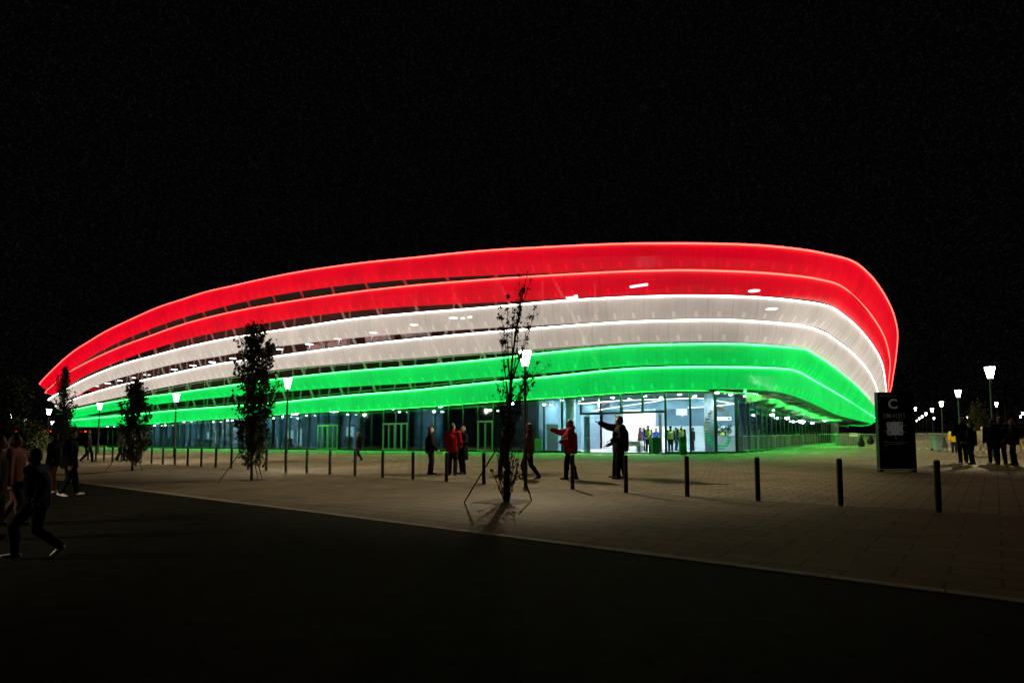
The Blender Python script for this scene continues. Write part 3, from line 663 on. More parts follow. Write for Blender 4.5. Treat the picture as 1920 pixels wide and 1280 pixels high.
def lamp_by_top(u, vt, H=4.6):
    d = ray(u, vt); k = d.z / d.y - SLOPE * d.x / d.y; Y = (H - CAMZ) / k; p = at(u, vt, Y); return Vector((p.x, p.y, g(p.x)))
for u, vt, lb in ((1855.5, 686, 'tallest looking lit street lamp, behind the officers on the right'), (1796, 730, 'lit street lamp left of the dark uniformed pair'), (1765, 752, 'lit street lamp behind the green bin and barriers'),
                  (1747.5, 765, 'lit street lamp fourth in the receding row from the right'), (1736, 773, 'small lit street lamp fifth in the receding row'),
                  (1729, 778.5, 'tiny lit street lamp sixth in the receding row'), (1723.5, 782.5, 'tiny lit street lamp seventh in the receding row'), (1718.5, 787, 'farthest tiny lit street lamp beside the black sign')):
    lamp(lamp_by_top(u, vt), 4.6, lb, GR)
GF = 'distant lamps with pale bluish light'
for u, vt, H, lb in ((24, 774, 4.6, 'pale lamp at the far left edge by the dark tree'), (92, 766, 4.6, 'pale lamp left of the arena tip, upper one'), (98, 789, 4.6, 'pale lamp under the arena tip, lower one'),
                     (1716, 763, 6.5, 'tall thin lamp rising just right of the black sign'), (1751, 782, 5, 'small round lamp between two street lamps on the right'), (1814, 780, 5, 'small lamp showing behind the dark uniformed pair'),
                     (1868, 754, 6.5, 'high pale lamp left of the thin bare pole'), (1913, 779, 5, 'pale lamp at the right edge, lower one'), (1917, 772, 5.6, 'pale lamp at the right edge, upper one')):
    lamp(lamp_by_top(u, vt, H), H, lb, GF, far=True)
p = lamp_by_top(1884, 754, 6); b = MB(); b.lathe([(.09, 0), (.06, 6), (.02, 6.03)], p); tag(b.build('pole', M_POST), 'thin bare grey pole right of the high pale lamp', 'pole')
p = lamp_by_top(47, 788, 4); t = thing('lit_pole', 'thin pole with a warm light on top at the far left', 'pole', p)
b = MB(); b.lathe([(.08, 0), (.07, 3.8), (.03, 3.82)]); b.build('post', M_POST, t); b = MB(); b.ell((0, 0, 3.98), (.28, .28, .2)); b.build('lamp_globe', glow('warm_globe', (1, .8, .5), 8), t)

# ------------------------------------------------------------------ bollards: 31 evenly spaced along the kerb
def make_bollard():
    t = thing('bollard', '', 'bollard')
    b = MB(); b.lathe([(.053, -.05), (.053, .89), (.048, .91), (.03, .925)], seg=18); o = b.build('post', M_STEEL, t, smooth=False)
    b = MB(); b.lathe([(.10, -.01), (.10, .008), (.06, .012)], seg=18); b.build('base_plate', M_STEEL, t); return t
BL = {0: 'dark steel bollard farthest right, in front of the black sign', 1: 'dark steel bollard just left of the black sign', 2: 'dark steel bollard below the barrier by the glass corner', 3: 'dark steel bollard below the bright green info post',
      4: 'dark steel bollard in front of the man pointing in dark jacket', 5: 'dark steel bollard in front of the pointing man in red', 6: 'dark steel bollard under the lamp behind the sparse tree', 7: 'dark steel bollard left of the sparse young tree',
      8: 'dark steel bollard in front of the man in red seen from behind', 9: 'dark steel bollard left of the man in dark suit', 10: 'second dark bollard left of the man in dark suit', 11: 'dark bollard in front of the lone walker near the glass',
      12: 'dark bollard left of the lone walker near the glass', 13: 'second bollard right of the lamp beside the leafy tree', 14: 'dark bollard right at the foot of the lamp beside the leafy tree', 15: 'dark bollard right of the leafy tall tree',
      16: 'dark bollard hidden behind the leafy tall tree', 17: 'dark bollard left of the leafy tall tree, by its stake'}
proto = make_bollard()
for k in range(31):
    x, y = 7.65 - 1.212 * k, 11.6 + 1.066 * k
    o = proto if k == 0 else copy_tree(proto); o.location = (x, y, g(x)); o.rotation_euler.z = k * .7
    u = pu(Vector((x, y, 1)))
    lb = BL.get(k) or {18: 'first of the bollards between the two leafy trees from the right', 24: 'last bollard before the short bushy tree from the right', 25: 'bollard half hidden by the short bushy tree, right side', 26: 'bollard half hidden by the short bushy tree, left side',
                       30: 'farthest dark bollard at the left end of the row', 29: 'second bollard from the far left end', 28: 'third bollard from the far left end', 27: 'bollard left of the short bushy tree, by its stake'}.get(k) or \
        'bollard number %s from the right between the two leafy trees' % ('', 'two', 'three', 'four', 'five', 'six')[k - 18]
    tag(o, lb, 'bollard', 'bollards lined up along the kerb')

# ------------------------------------------------------------------ trees
def leaf_quads(mb, p, n, spread, size, rnd):
    for _ in range(n):
        c = p + Vector((rnd.gauss(0, spread), rnd.gauss(0, spread), rnd.gauss(0, spread * 1.2)))
        M = Matrix.Rotation(rnd.uniform(0, 6.3), 3, 'Z') @ Matrix.Rotation(rnd.uniform(-1.3, 1.3), 3, 'X') @ Matrix.Rotation(rnd.uniform(-1, 1), 3, 'Y')
        s = size * rnd.uniform(.6, 1.3)
        mb.add([c + M @ Vector(q) * s for q in ((0, -.6, 0), (.34, -.05, .07), (0, .65, 0), (-.34, -.05, .07))], [(0, 1, 2), (0, 2, 3)])
def column_tree(p, H, prof, n_br, per, seed, label, lsize=.07, name='columnar_tree', sparse=False):
    """prof: list of (height fraction, half width)"""
    rnd = random.Random(seed); t = thing(name, label, 'tree', p, 0, 'young trees planted in the paving')
    def hw(f):
        for (a, x), (b_, y) in zip(prof, prof[1:]):
            if a <= f <= b_: return lerp(x, y, (f - a) / (b_ - a))
        return prof[-1][1]
    tr = MB(); path = []; rr = []
    for i in range(13):
        f = i / 12; path.append((rnd.uniform(-.03, .03) * (i > 0), rnd.uniform(-.03, .03) * (i > 0), f * H * .96)); rr.append(lerp(.055, .008, f ** .8))
    tr.tube(path, rr, 8); lf = MB(); br = MB()
    for i in range(n_br):
        f0 = rnd.uniform(.06, .86); a = rnd.uniform(0, 6.28); ln = rnd.uniform(.10, .24); f1 = min(.985, f0 + ln)
        w = hw(f1) * rnd.choice((.35, .6, .8, 1.0, 1.12)) * rnd.uniform(.85, 1.1); st = Vector((0, 0, f0 * H)); en = Vector((cos(a) * w, sin(a) * w, f1 * H))
        md = st.lerp(en, .45) + Vector((cos(a) * w * .22, sin(a) * w * .22, -.02 * H))
        br.tube([st, md, en], [.014, .009, .004], 5)
        for k in range(per):
            s = rnd.uniform(.22, 1.05); q = (st.lerp(md, s / .5) if s < .5 else md.lerp(en, (s - .5) / .5))
            leaf_quads(lf, q, 5, .055 + .03 * rnd.random(), lsize, rnd)
    tr.build('trunk', M_BARK, t, smooth=True); br.build('limbs', M_BARK, t); lf.build('crown', M_LEAF, t)
    return t
def hgt(u, v, vt): p = gp(u, v); return p, at(u, vt, p.y).z - p.z
p, H = hgt(472, 900, 606)
column_tree(p, H, [(0, .10), (.08, .22), (.2, .42), (.35, .55), (.6, .63), (.8, .60), (.93, .48), (1, .16)], 120, 9, 4, 'tall leafy columnar young tree left of the second street lamp', .115)
p, H = hgt(248, 882, 713)
column_tree(p, H, [(0, .3), (.12, .55), (.3, .66), (.5, .70), (.7, .6), (.85, .5), (1, .16)], 80, 10, 9, 'short bushy columnar tree before the left glass front', .13)
p = at(115, 850, 36); p.z = g(p.x); H = at(115, 688, 36).z - p.z
column_tree(p, H, [(0, .2), (.2, .5), (.5, .62), (.7, .6), (.9, .4), (1, .12)], 90, 12, 14, 'dark columnar tree in front of the far left arena tip', .10)
# the sparse tree
rnd = random.Random(21); p, H = hgt(950, 940, 508)
t = thing('sparse_tree', 'nearly bare leaning young tree in front of the lamp by the entrance', 'tree', p, 0, 'young trees planted in the paving')
tr = MB(); lf = MB(); br = MB(); X = lambda px: px * p.y / F
spine = [Vector((0, 0, 0)), Vector((X(1), .02, H * .2)), Vector((X(6), 0, H * .42)), Vector((X(10), .03, H * .6)), Vector((X(24), 0, H * .82)), Vector((X(40), -.02, H))]
tr.tube(crom(spine, 24), [lerp(.062, .007, (i / 23) ** .8) for i in range(24)], 8)
def twig(st, en, r, nl, sp=.05, ls=.06, lo=.3, sub=3):
    md = st.lerp(en, .5) + Vector((rnd.uniform(-.06, .06), rnd.uniform(-.06, .06), 0)); P = crom([st, md, en], 8)
    br.tube(P, [lerp(r, .003, i / 7) for i in range(8)], 5)
    for _ in range(nl):
        q = P[min(7, int(rnd.uniform(lo, 1.0) * 8))]; leaf_quads(lf, q, rnd.choice((1, 2, 4, 5)), sp * .5, ls * 1.1, rnd)
    for _ in range(sub):
        q = P[rnd.randint(2, 6)]; e = q + Vector((rnd.uniform(-.16, .16), rnd.uniform(-.16, .16), rnd.uniform(.12, .34)))
        br.tube([q, e], [.004, .002], 4); leaf_quads(lf, e, 2, .03, ls, rnd)
SP = crom(spine, 40)
def onsp(f): return SP[int(f * 39)]
for i in range(30):           # bushy foot
    a = rnd.uniform(0, 6.28); w = rnd.uniform(.10, .46); z = rnd.uniform(.5, 1.6)
    twig(Vector((rnd.uniform(-.06, .06), rnd.uniform(-.06, .06), 0)), Vector((cos(a) * w, sin(a) * w * .7, z)), .009, 2, .03, .055, .3, 2)
for i in range(16):
    f = rnd.uniform(.1, .4); st = onsp(f); a = rnd.uniform(0, 6.28); w = rnd.uniform(.12, .42)
    twig(st, st + Vector((cos(a) * w, sin(a) * w * .6, rnd.uniform(.5, 1.0))), .008, 9, .06, .06)
for dx, z0, z1, n in ((-8, .36, .74, 16), (-14, .42, .80, 22), (-12, .5, .84, 22), (2, .5, .88, 22), (22, .5, .78, 18), (46, .5, .80, 26), (54, .52, .84, 18), (38, .35, .55, 22), (60, .40, .60, 12), (80, .42, .585, 5), (48, .36, .5, 22), (30, .3, .5, 16), (-16, .3, .5, 12), (-8, .28, .48, 12), (24, .7, .97, 14), (46, .74, .95, 10), (30, .66, .92, 18), (18, .62, .86, 18)):
    st = onsp(z0); twig(st, Vector((X(dx), rnd.uniform(-.2, .2), H * z1)), .015, n, .05, .055, .35, 5)
for i in range(16): q = onsp(rnd.uniform(.6, 1)); leaf_quads(lf, q + Vector((rnd.uniform(-.08, .08), 0, 0)), 3, .05, .055, rnd)
tr.build('trunk', M_BARK, t, smooth=True); br.build('twigs', M_BARK, t); lf.build('crown', M_LEAF, t)
for q, w, lb in ((p, .55, 'square dark soil pit under the sparse young tree'), (gp(472, 900), .5, 'square dark soil pit under the leafy tall tree'), (gp(248, 882), .5, 'square dark soil pit under the short bushy tree')):
    b = MB(); hh = .006
    ax, ay = Vector((DL.x, DL.y, 0)) * w, Vector((DN.x, DN.y, 0)) * w
    b.add([q - ax - ay + Vector((0, 0, hh)), q + ax - ay + Vector((0, 0, hh)), q + ax + ay + Vector((0, 0, hh)), q - ax + ay + Vector((0, 0, hh))], [(3, 2, 1, 0)])
    tag(b.build('soil_patch', M_SOIL), kind='structure')
# stakes and guy wires
def stake(u0, v0, u1, v1, Y1, label):
    a = gp(u0, v0); b_ = at(u1, v1, Y1 or a.y); b = MB(); b.tube([a - Vector((0, 0, .05)), a.lerp(b_, .5) + Vector((0, 0, -.02)), b_], .016, 7)
    tag(b.build('tree_stake', M_WOOD), label, 'stake', 'slanting stakes propping the young trees')
yb = gp(950, 940).y; yc = gp(472, 900).y; yd = gp(248, 882).y
stake(868, 941, 933, 838, yb, 'long slanting stake left of the sparse young tree'); stake(998, 938, 976, 870, yb, 'slanting stake right of the sparse young tree')
stake(408, 904, 452, 845, yc, 'long slanting stake left of the leafy tall tree'); stake(486, 902, 476, 862, yc, 'short stake at the right foot of the leafy tall tree'); stake(493, 898, 482, 865, yc, 'outer short stake right of the leafy tall tree')
stake(193, 886, 225, 848, yd, 'slanting stake left of the short bushy tree'); stake(268, 881, 255, 852, yd, 'slanting stake right of the short bushy tree')
# dark background trees
def far_tree(u, v0, v1, hwpx, Y, seed, label):
    rnd = random.Random(seed); p = at(u, v0, Y); p.z = g(p.x); H = at(u, v1, Y).z - p.z; w = hwpx * Y / F
    t = thing('background_tree', label, 'tree', p, 0, 'dark trees in the background')
    tr = MB(); tr.tube([(0, 0, 0), (.05, 0, H * .5), (0, 0, H * .9)], [.12, .08, .02], 8); tr.build('trunk', M_BARK, t); lf = MB()
    for _ in range(150):
        z = rnd.uniform(.15, 1); a = rnd.uniform(0, 6.28); r_ = w * sqrt(rnd.random()) * (1 - abs(z - .45) * 1.1)
        leaf_quads(lf, Vector((cos(a) * r_, sin(a) * r_, z * H)), 9, .22, .22, rnd)
    lf.build('crown', M_LEAF, t)
far_tree(20, 850, 722, 24, 30, 3, 'dark olive tree at the far left edge behind the crowd'); far_tree(1838, 830, 762, 22, 62, 5, 'dim tree behind the officers on the right'); far_tree(66, 850, 800, 22, 62, 8, 'dim low tree under the left arena tip')

# ------------------------------------------------------------------ the black sign with the letter C
M_SIGN = mat('sign_black', (.012, .012, .013), .35, 0, noise=.1); M_SGREY = mat('sign_grey_glow_print', (.55, .55, .52), .6, noise=.05, emit=(.55, .55, .50), es=.055); M_SDIM = mat('sign_dim_glow_print', (.2, .2, .2), .6, noise=0, emit=(.2, .2, .2), es=.06)  # faint glow in the print stands in for light falling on the sign
sp_ = gp(1682, 884); Ys = sp_.y; sw = (1713.5 - 1647) / F * Ys; sh = at(1682, 735, Ys).z - sp_.z
sign = thing('info_sign', 'tall black information sign with a big grey letter C and a map', 'sign', sp_, R(-3))
b = MB(); b.box((0, 0, sh / 2 + .05), (sw, .20, sh - .10)); b.box((-sw / 2 + .06, 0, .02), (.12, .20, .14)); b.box((sw / 2 - .06, 0, .02), (.12, .20, .14)); b.build('panel', M_SIGN, sign)
b = MB(); b.box((0, .02, .055), (sw - .28, .06, .05)); b.build('base_rail', mat('rail_light', (.6, .6, .5), .5), sign)
def sx(u): return (u - 1681) / F * Ys
def sz(v): return at(1682, v, Ys).z - sp_.z
FRONT = -.104
def text(s, size, x, z, m_, parent, name='letter', depth=.004, y=FRONT, bold=.0):
    cu = bpy.data.curves.new(name, 'FONT'); cu.body = s; cu.size = size; cu.align_x = 'CENTER'; cu.align_y = 'CENTER'; cu.extrude = depth; cu.offset = bold
    o = bpy.data.objects.new(name, cu); COL.objects.link(o); dg = bpy.context.evaluated_depsgraph_get(); me = bpy.data.meshes.new_from_object(o.evaluated_get(dg)); bpy.data.objects.remove(o)
    o = bpy.data.objects.new(name, me); COL.objects.link(o); me.materials.append(m_); o.parent = parent; o.rotation_euler = (pi / 2, 0, 0); o.location = (x, y, z); return o
text('C', .46, sx(1675.5), sz(758), M_SGREY, sign, bold=.008)
def rrect(mb, x, z, w, h, r_, y=FRONT, th=.008, m=0):
    P = []
    for cx, cz, a0 in ((w / 2 - r_, h / 2 - r_, 0), (-w / 2 + r_, h / 2 - r_, 90), (-w / 2 + r_, -h / 2 + r_, 180), (w / 2 - r_, -h / 2 + r_, 270)):
        for k in range(5): a = R(a0 + k * 22.5); P.append((x + cx + r_ * cos(a), z + cz + r_ * sin(a)))
    n = len(P); mb.add([(q[0], y, q[1]) for q in P] + [(q[0], y - th, q[1]) for q in P], [tuple(range(n)), tuple(range(2 * n - 1, n - 1, -1))] + [((k + 1) % n, k, n + k, n + (k + 1) % n) for k in range(n)], m)
b = MB(); rrect(b, sx(1677.5), sz(803), sx(1692) - sx(1663), sz(791) - sz(815.5), .05); mp_ = b.build('map_plate', M_SGREY, sign)
for ch, u, v in (('C', 1667, 795), ('D', 1688, 795), ('B', 1667.5, 811), ('A', 1688, 811)): text(ch, .13, sx(u), sz(v), M_SIGN, mp_, y=FRONT - .010, bold=.003)
for s_, z_ in ((1, 803), (-1, 803)):
    b = MB(); b.add([(sx(1677.5) + s_ * .272, FRONT - .010, sz(z_) + .035), (sx(1677.5) + s_ * .21, FRONT - .010, sz(z_)), (sx(1677.5) + s_ * .272, FRONT - .010, sz(z_) - .035)], [(0, 1, 2)]); b.build('map_notch', M_SIGN, mp_)
for u, v in ((1677, 787.5), (1685.5, 787.5), (1696.5, 797), (1696, 809.5), (1659, 809), (1668.5, 818), (1678, 818.5), (1678.5, 822)):
    b = MB(); b.tube([(sx(u), FRONT, sz(v)), (sx(u), FRONT - .006, sz(v))], .024, 12); b.build('map_marker', M_SDIM, sign)
for u, w in ((1659, .02), (1664, .03), (1667, .06), (1670, .03), (1676, .05), (1681, .02), (1686, .03), (1690, .02), (1695, .02)):
    b = MB(); b.box((sx(u), FRONT, sz(779)), (w, .008, .17 if w < .05 else .1)); b.build('pictogram', M_SDIM, sign)
for v, a, b_ in ((739.5, 1651, 1673), (742.5, 1652, 1683), (826, 1657, 1663), (829, 1657, 1700), (832, 1664, 1690), (835, 1657, 1663)):
    b = MB(); b.box(((sx(a) + sx(b_)) / 2, FRONT, sz(v)), (sx(b_) - sx(a), .006, .014)); b.build('print_line', M_SDIM, sign)

# ------------------------------------------------------------------ crowd barriers, bags, bins, info post, bicycles
M_GALV = mat('galvanised_steel', (.5, .52, .52), .35, .8)
M_BAG = mat('black_bag', (.015, .015, .016), .35, noise=.2, bump=.5)
M_BIN = mat('green_plastic', (.03, .13, .09), .5, noise=.15); M_BINL = mat('light_green_plastic', (.20, .33, .27), .5)
def make_barrier():
    t = thing('crowd_barrier', '', 'barrier'); L, H = 2.4, 1.1; b = MB()
    P = [(-L / 2, 0, .18), (-L / 2, 0, H - .08), (-L / 2 + .08, 0, H), (L / 2 - .08, 0, H), (L / 2, 0, H - .08), (L / 2, 0, .18)]
    b.tube(P, .02, 8, closed=True); b.build('frame', M_GALV, t)
    b = MB()
    for k in range(1, 18): x = -L / 2 + k * L / 18; b.tube([(x, 0, .18), (x, 0, H)], .008, 5)
    b.build('infill', M_GALV, t)
    for s in (-1, 1): b = MB(); b.tube([(s * .8, -.28, .015), (s * .8, -.2, .05), (s * .8, 0, .18), (s * .8, .2, .05), (s * .8, .28, .015)], .017, 6); b.build('foot', M_GALV, t)
    return t
BPRO = make_barrier(); bused = [0]
def run(a, b_, what):
    d = b_ - a; n = max(1, round(d.length / 2.5))
    ord_ = ('first', 'second', 'third', 'fourth', 'fifth', 'sixth', 'seventh', 'eighth')
    for k in range(n):
        c = a + d * ((k + .5) / n); o = BPRO if bused[0] == 0 else copy_tree(BPRO); bused[0] += 1
        o.location = (c.x, c.y, g(c.x)); o.rotation_euler.z = atan2(d.y, d.x) + random.Random(k).uniform(-.05, .05); o.scale.x = d.length / n / 2.5
        tag(o, 'steel crowd barrier, %s from the left %s' % (ord_[k], what), 'barrier', 'crowd barriers on the right of the arena')
random.seed(3)
run(gp(1392, 849), gp(1530, 840.5), 'along the right glass front'); run(gp(1532, 841), gp(1655, 843), 'between pillar and black sign'); run(gp(1700, 843), gp(1782, 846), 'between black sign and yellow jacket')
def bag(u, v, vt, label):
    p = gp(u, 843); a = at(u, vt, p.y - .12); z = at(u, v, p.y - .12); h = a.z - z.z
    b = MB(); b.lathe([(.03, 0), (.05, -.06), (.16, -h * .4), (.24, -h * .75), (.16, -h * .98), (.05, -h)], a, 12)
    rn = random.Random(u)
    b.v = [q + Vector((rn.uniform(-.03, .03), 0, rn.uniform(-.03, .03))) for q in b.v]; tag(b.build('rubbish_bag', M_BAG, smooth=True), label, 'bag', 'black bags hung on the barriers')
bag(1614, 837, 815, 'black bag hung on the barrier left of the bicycle'); bag(1632, 833, 815, 'black bag hung on the barrier right of the bicycle'); bag(1769, 841, 818, 'black bag hung on the barrier beside the light green bin')
def wheelie(u, v, vt, m_, label, rz=0.):
    p = gp(u, v); H = at(u, vt, p.y).z - p.z; t = thing('waste_bin', label, 'waste bin', p, rz); k = H / 1.07
    b = MB(); lo, hi = .20 * k, .27 * k
    b.add([(-lo, -lo, .05), (lo, -lo, .05), (lo, lo, .05), (-lo, lo, .05), (-hi, -hi, .95 * k), (hi, -hi, .95 * k), (hi, hi, .95 * k), (-hi, hi, .95 * k)], [(3, 2, 1, 0), (4, 5, 6, 7), (0, 1, 5, 4), (1, 2, 6, 5), (2, 3, 7, 6), (3, 0, 4, 7)]); b.build('body', m_, t)
    b = MB(); b.box((0, 0, .98 * k), (.60 * k, .62 * k, .06)); b.box((0, .02, 1.03 * k), (.5 * k, .5 * k, .05)); b.build('lid', m_, t)
    b = MB(); b.tube([(-.25 * k, .32 * k, .95 * k), (.25 * k, .32 * k, .95 * k)], .02, 6); b.build('handle', m_, t)
    for s in (-1, 1): b = MB(); b.tube([(s * .2 * k, .2 * k, .1), (s * .25 * k, .2 * k, .1)], .1, 14); b.build('wheel', M_BAG, t)
wheelie(1228, 851.5, 819, M_BIN, 'dark green wheelie bin in front of the open entrance', .2); wheelie(1009, 848, 822, M_BINL, 'light green bin by the glass behind the sparse tree'); wheelie(1757, 845, 816, M_BINL, 'light green bin behind the barrier on the right')
plate_p = gp(1590, 836)
t = thing('container', 'low green container behind the barrier with a white notice', 'container', plate_p); b = MB(); b.box((0, 0, .55), (1.9, .6, 1.0)); b.box((0, 0, 1.08), (2.0, .7, .07)); b.build('body', mat('olive_metal', (.12, .17, .09), .6), t); b = MB(); b.box((.35, -.32, 1.0), (.75, .02, .3)); b.build('notice', M_WHITE, t)
p = gp(1281, 852); H = at(1281, 818, p.y).z - p.z
t = thing('info_post', 'bright green box post with a round black hole outside the glass corner', 'post', p); b = MB(); b.box((0, 0, H / 2), (.40, .25, H)); b.build('body', mat('bright_green_paint', (.02, .32, .08), .5), t)
b = MB(); b.tube([(-.06, -.12, H - .21), (-.06, -.135, H - .21)], .075, 16); b.build('round_hole', M_SIGN, t)
def bicycle(p, rz, label):
    t = thing('bicycle', label, 'bicycle', p, rz)
    for s in (-1, 1):
        b = MB(); b.tube([(s * .52 + .33 * cos(a), 0, .34 + .33 * sin(a)) for a in [k * pi / 12 for k in range(24)]], .016, 6, closed=True); w = b.build('wheel', M_SIGN, t)
        b = MB(); [b.tube([(s * .52, 0, .34), (s * .52 + .32 * cos(a), 0, .34 + .32 * sin(a))], .003, 4) for a in [k * pi / 6 for k in range(12)]]; b.build('spokes', M_GALV, w)
    b = MB()
    for q in (((-.52, 0, .34), (-.1, 0, .3)), ((-.1, 0, .3), (-.22, 0, .82)), ((-.1, 0, .3), (.38, 0, .76)), ((-.2, 0, .76), (.36, 0, .84)), ((.52, 0, .34), (.34, 0, .95)), ((-.52, 0, .34), (-.2, 0, .76))): b.tube(q, .017, 6)
    b.build('frame', mat('yellow_green_paint', (.45, .55, .10), .4), t)
    b = MB(); b.ell((-.23, 0, .87), (.13, .07, .035)); b.build('saddle', M_BAG, t); b = MB(); b.tube([(.30, -.28, 1.0), (.35, 0, .96), (.30, .28, 1.0)], .014, 6); b.build('handlebar', M_SIGN, t)
q = gp(1624, 837.5); bicycle(q, R(80), 'bicycle standing end-on behind the barrier between two black bags'); q = gp(1921, 851); bicycle(q, R(10), 'pale bicycle cut by the right edge of the photo')

# lobby furniture
tb = at(1183, 815, 45.6); tb.z = g(tb.x) + .03
t = thing('lobby_desk', 'white clothed desk inside the open entrance', 'desk', tb, R(143)); b = MB(); b.box((0, 0, .76), (1.7, .7, .05)); b.box((0, 0, .6), (1.68, .68, .28)); b.build('cloth_top', M_WHITE, t)
for s in (-1, 1): b = MB(); b.box((s * .7, 0, .38), (.25, .6, .74)); b.build('leg', M_COLUMN, t)
tb = at(1352, 820, 45.5); tb.z = g(tb.x) + .03
t = thing('reception_counter', 'white reception counter behind the bar emblem on the glass', 'counter', tb, R(-8)); b = MB(); b.box((0, 0, .52), (2.1, .6, 1.04)); b.build('body', M_WHITE, t); b = MB(); b.box((0, 0, 1.07), (2.2, .7, .05)); b.build('top', M_COLUMN, t)
for u, lb in ((1345, 'green potted plant on the counter, left one'), (1366, 'green potted plant on the counter, right one')):
    q = at(u, 818, 45.5); t = thing('potted_plant', lb, 'plant', (q.x, q.y, tb.z + 1.095), 0, 'plants on the reception counter')
    b = MB(); b.lathe([(.09, 0), (.13, .2), (.11, .2)]); b.build('pot', M_WHITE, t); b = MB(); rn = random.Random(u)
    for _ in range(46): leaf_quads(b, Vector((rn.gauss(0, .17), rn.gauss(0, .15), rn.uniform(.22, .75))), 3, .05, .13, rn)
    b.build('foliage', mat('plant_leaf', (.03, .10, .05), .5, noise=.4), t)

# ------------------------------------------------------------------ far left: road bank and parked cars
b = MB(); q0, q1 = Vector((-140, 104, 0)), Vector((-77, 108, 0)); zz = .9
b.add([(-150, 100, -3), (-76, 104, -3), (-76, 106, zz), (-150, 102, zz), (-76, 130, zz), (-150, 126, zz)], [(0, 1, 2, 3), (3, 2, 4, 5)]); tag(b.build('road_bank', M_ASPH), kind='structure')
M_CARP = mat('dark_car_paint', (.03, .032, .036), .25, .4); M_TAIL = glow('tail_light_glow', (1, .03, .04), 6); M_TYRE = mat('tyre', (.015, .015, .015), .8); M_CGL = mat('car_glass', (.01, .012, .014), .08)
def make_car():
    t = thing('parked_car', '', 'car')
    prof = [(-2.1, .35), (-2.15, .75), (-2.05, .95), (-1.75, 1.0), (-1.35, 1.42), (-.6, 1.5), (.35, 1.46), (1.0, 1.02), (1.9, .86), (2.12, .7), (2.15, .35)]
    b = MB(); n = len(prof)
    def w(z): return .88 if z < 1.02 else .88 - (z - 1.02) * .5
    b.add([(-w(z), x, z) for x, z in prof] + [(w(z), x, z) for x, z in prof], [tuple(range(n)), tuple(range(2 * n - 1, n - 1, -1))] + [((k + 1) % n, k, n + k, n + (k + 1) % n) for k in range(n)]); b.build('body', M_CARP, t)
    for nm, a, c in (('rear_window', (-1.70, 1.06), (-1.40, 1.38)), ('windscreen', (.42, 1.40), (.92, 1.08))):
        s = -.02 if nm == 'rear_window' else .03
        b = MB(); b.add([(-.72, a[0] + s, a[1] + .02), (.72, a[0] + s, a[1] + .02), (.62, c[0] + s, c[1] + .02), (-.62, c[0] + s, c[1] + .02)], [(0, 1, 2, 3)]); b.build(nm, M_CGL, t)
    for sx_ in (-1, 1):
        b = MB(); b.box((sx_ * .66, -2.13, .86), (.30, .08, .16)); b.build('tail_light', M_TAIL, t)
        for y in (-1.3, 1.35):
            b = MB(); b.tube([(sx_ * .70, y, .33), (sx_ * .90, y, .33)], .33, 18); wh = b.build('wheel', M_TYRE, t); b = MB(); b.tube([(sx_ * .89, y, .33), (sx_ * .91, y, .33)], .2, 12); b.build('rim', M_GALV, wh)
    return t
C0 = make_car()
for k, (u, Y, lb) in enumerate(((50, 108, 'dark parked car with bright red tail lights, leftmost'), (112, 112, 'dark parked car with red tail lights under the arena tip'), (140, 118, 'dark parked car, third from the left'), (169, 121, 'dark parked car right beside the left end of the glass front'))):
    o = C0 if k == 0 else copy_tree(C0); q = at(u, 800, Y); o.location = (q.x, q.y, zz); o.rotation_euler.z = R(-20 + 6 * k); tag(o, lb, 'car', 'cars parked at the far left')
o = copy_tree(C0); q = gp(1912, 826); o.location = q; o.rotation_euler.z = R(80); tag(o, 'dark car at the far right edge behind the officers', 'car')
# ------------------------------------------------------------------ people
M_SKIN = mat('skin', (.42, .25, .18), .55, noise=.08); M_EYE = mat('eye_dark', (.02, .015, .012), .2, noise=0)
M_SHOE = mat('dark_shoe', (.02, .02, .022), .5); M_SHOEW = mat('white_shoe', (.8, .8, .75), .6)
def cloth(name, c): return mat('cloth_' + name, tuple(k * .8 for k in c), .9, spec=.08, noise=.18, nscale=5, bump=.25, bscale=22)
def voxel(mb, name, m_, parent, size, it=3, cut=None):
    me = mb.mesh(name); o = bpy.data.objects.new(name, me); COL.objects.link(o)
    md = o.modifiers.new('r', 'REMESH'); md.mode = 'VOXEL'; md.voxel_size = size; md.use_smooth_shade = True
    sm = o.modifiers.new('s', 'SMOOTH'); sm.factor = .5; sm.iterations = it
    dg = bpy.context.evaluated_depsgraph_get(); me2 = bpy.data.meshes.new_from_object(o.evaluated_get(dg)); o.modifiers.clear(); o.data = me2; bpy.data.meshes.remove(me); me2.name = name
    for x in (m_ if isinstance(m_, (list, tuple)) else [m_]): me2.materials.append(x)
    if cut is not None:                      # a clean straight hem
        bm = bmesh.new(); bm.from_mesh(o.data)
        r_ = bmesh.ops.bisect_plane(bm, geom=bm.verts[:] + bm.edges[:] + bm.faces[:], plane_co=(0, 0, cut), plane_no=(0, 0, 1), clear_inner=True)
        ed = [e for e in r_['geom_cut'] if isinstance(e, bmesh.types.BMEdge)]
        try: bmesh.ops.contextual_create(bm, geom=ed)
        except Exception: pass
        for f_ in bm.faces: f_.smooth = True
        bm.to_mesh(o.data); bm.free()
    o.parent = parent; return o
def ik(a, b, l1, l2, pole):
    d = b - a; L = min(d.length, (l1 + l2) * .999); t = d.normalized(); x = (l1 * l1 - l2 * l2 + L * L) / (2 * L); h = sqrt(max(0, l1 * l1 - x * x))
    p = Vector(pole); p = (p - t * p.dot(t)).normalized(); return a + t * x + p * h, a + t * L
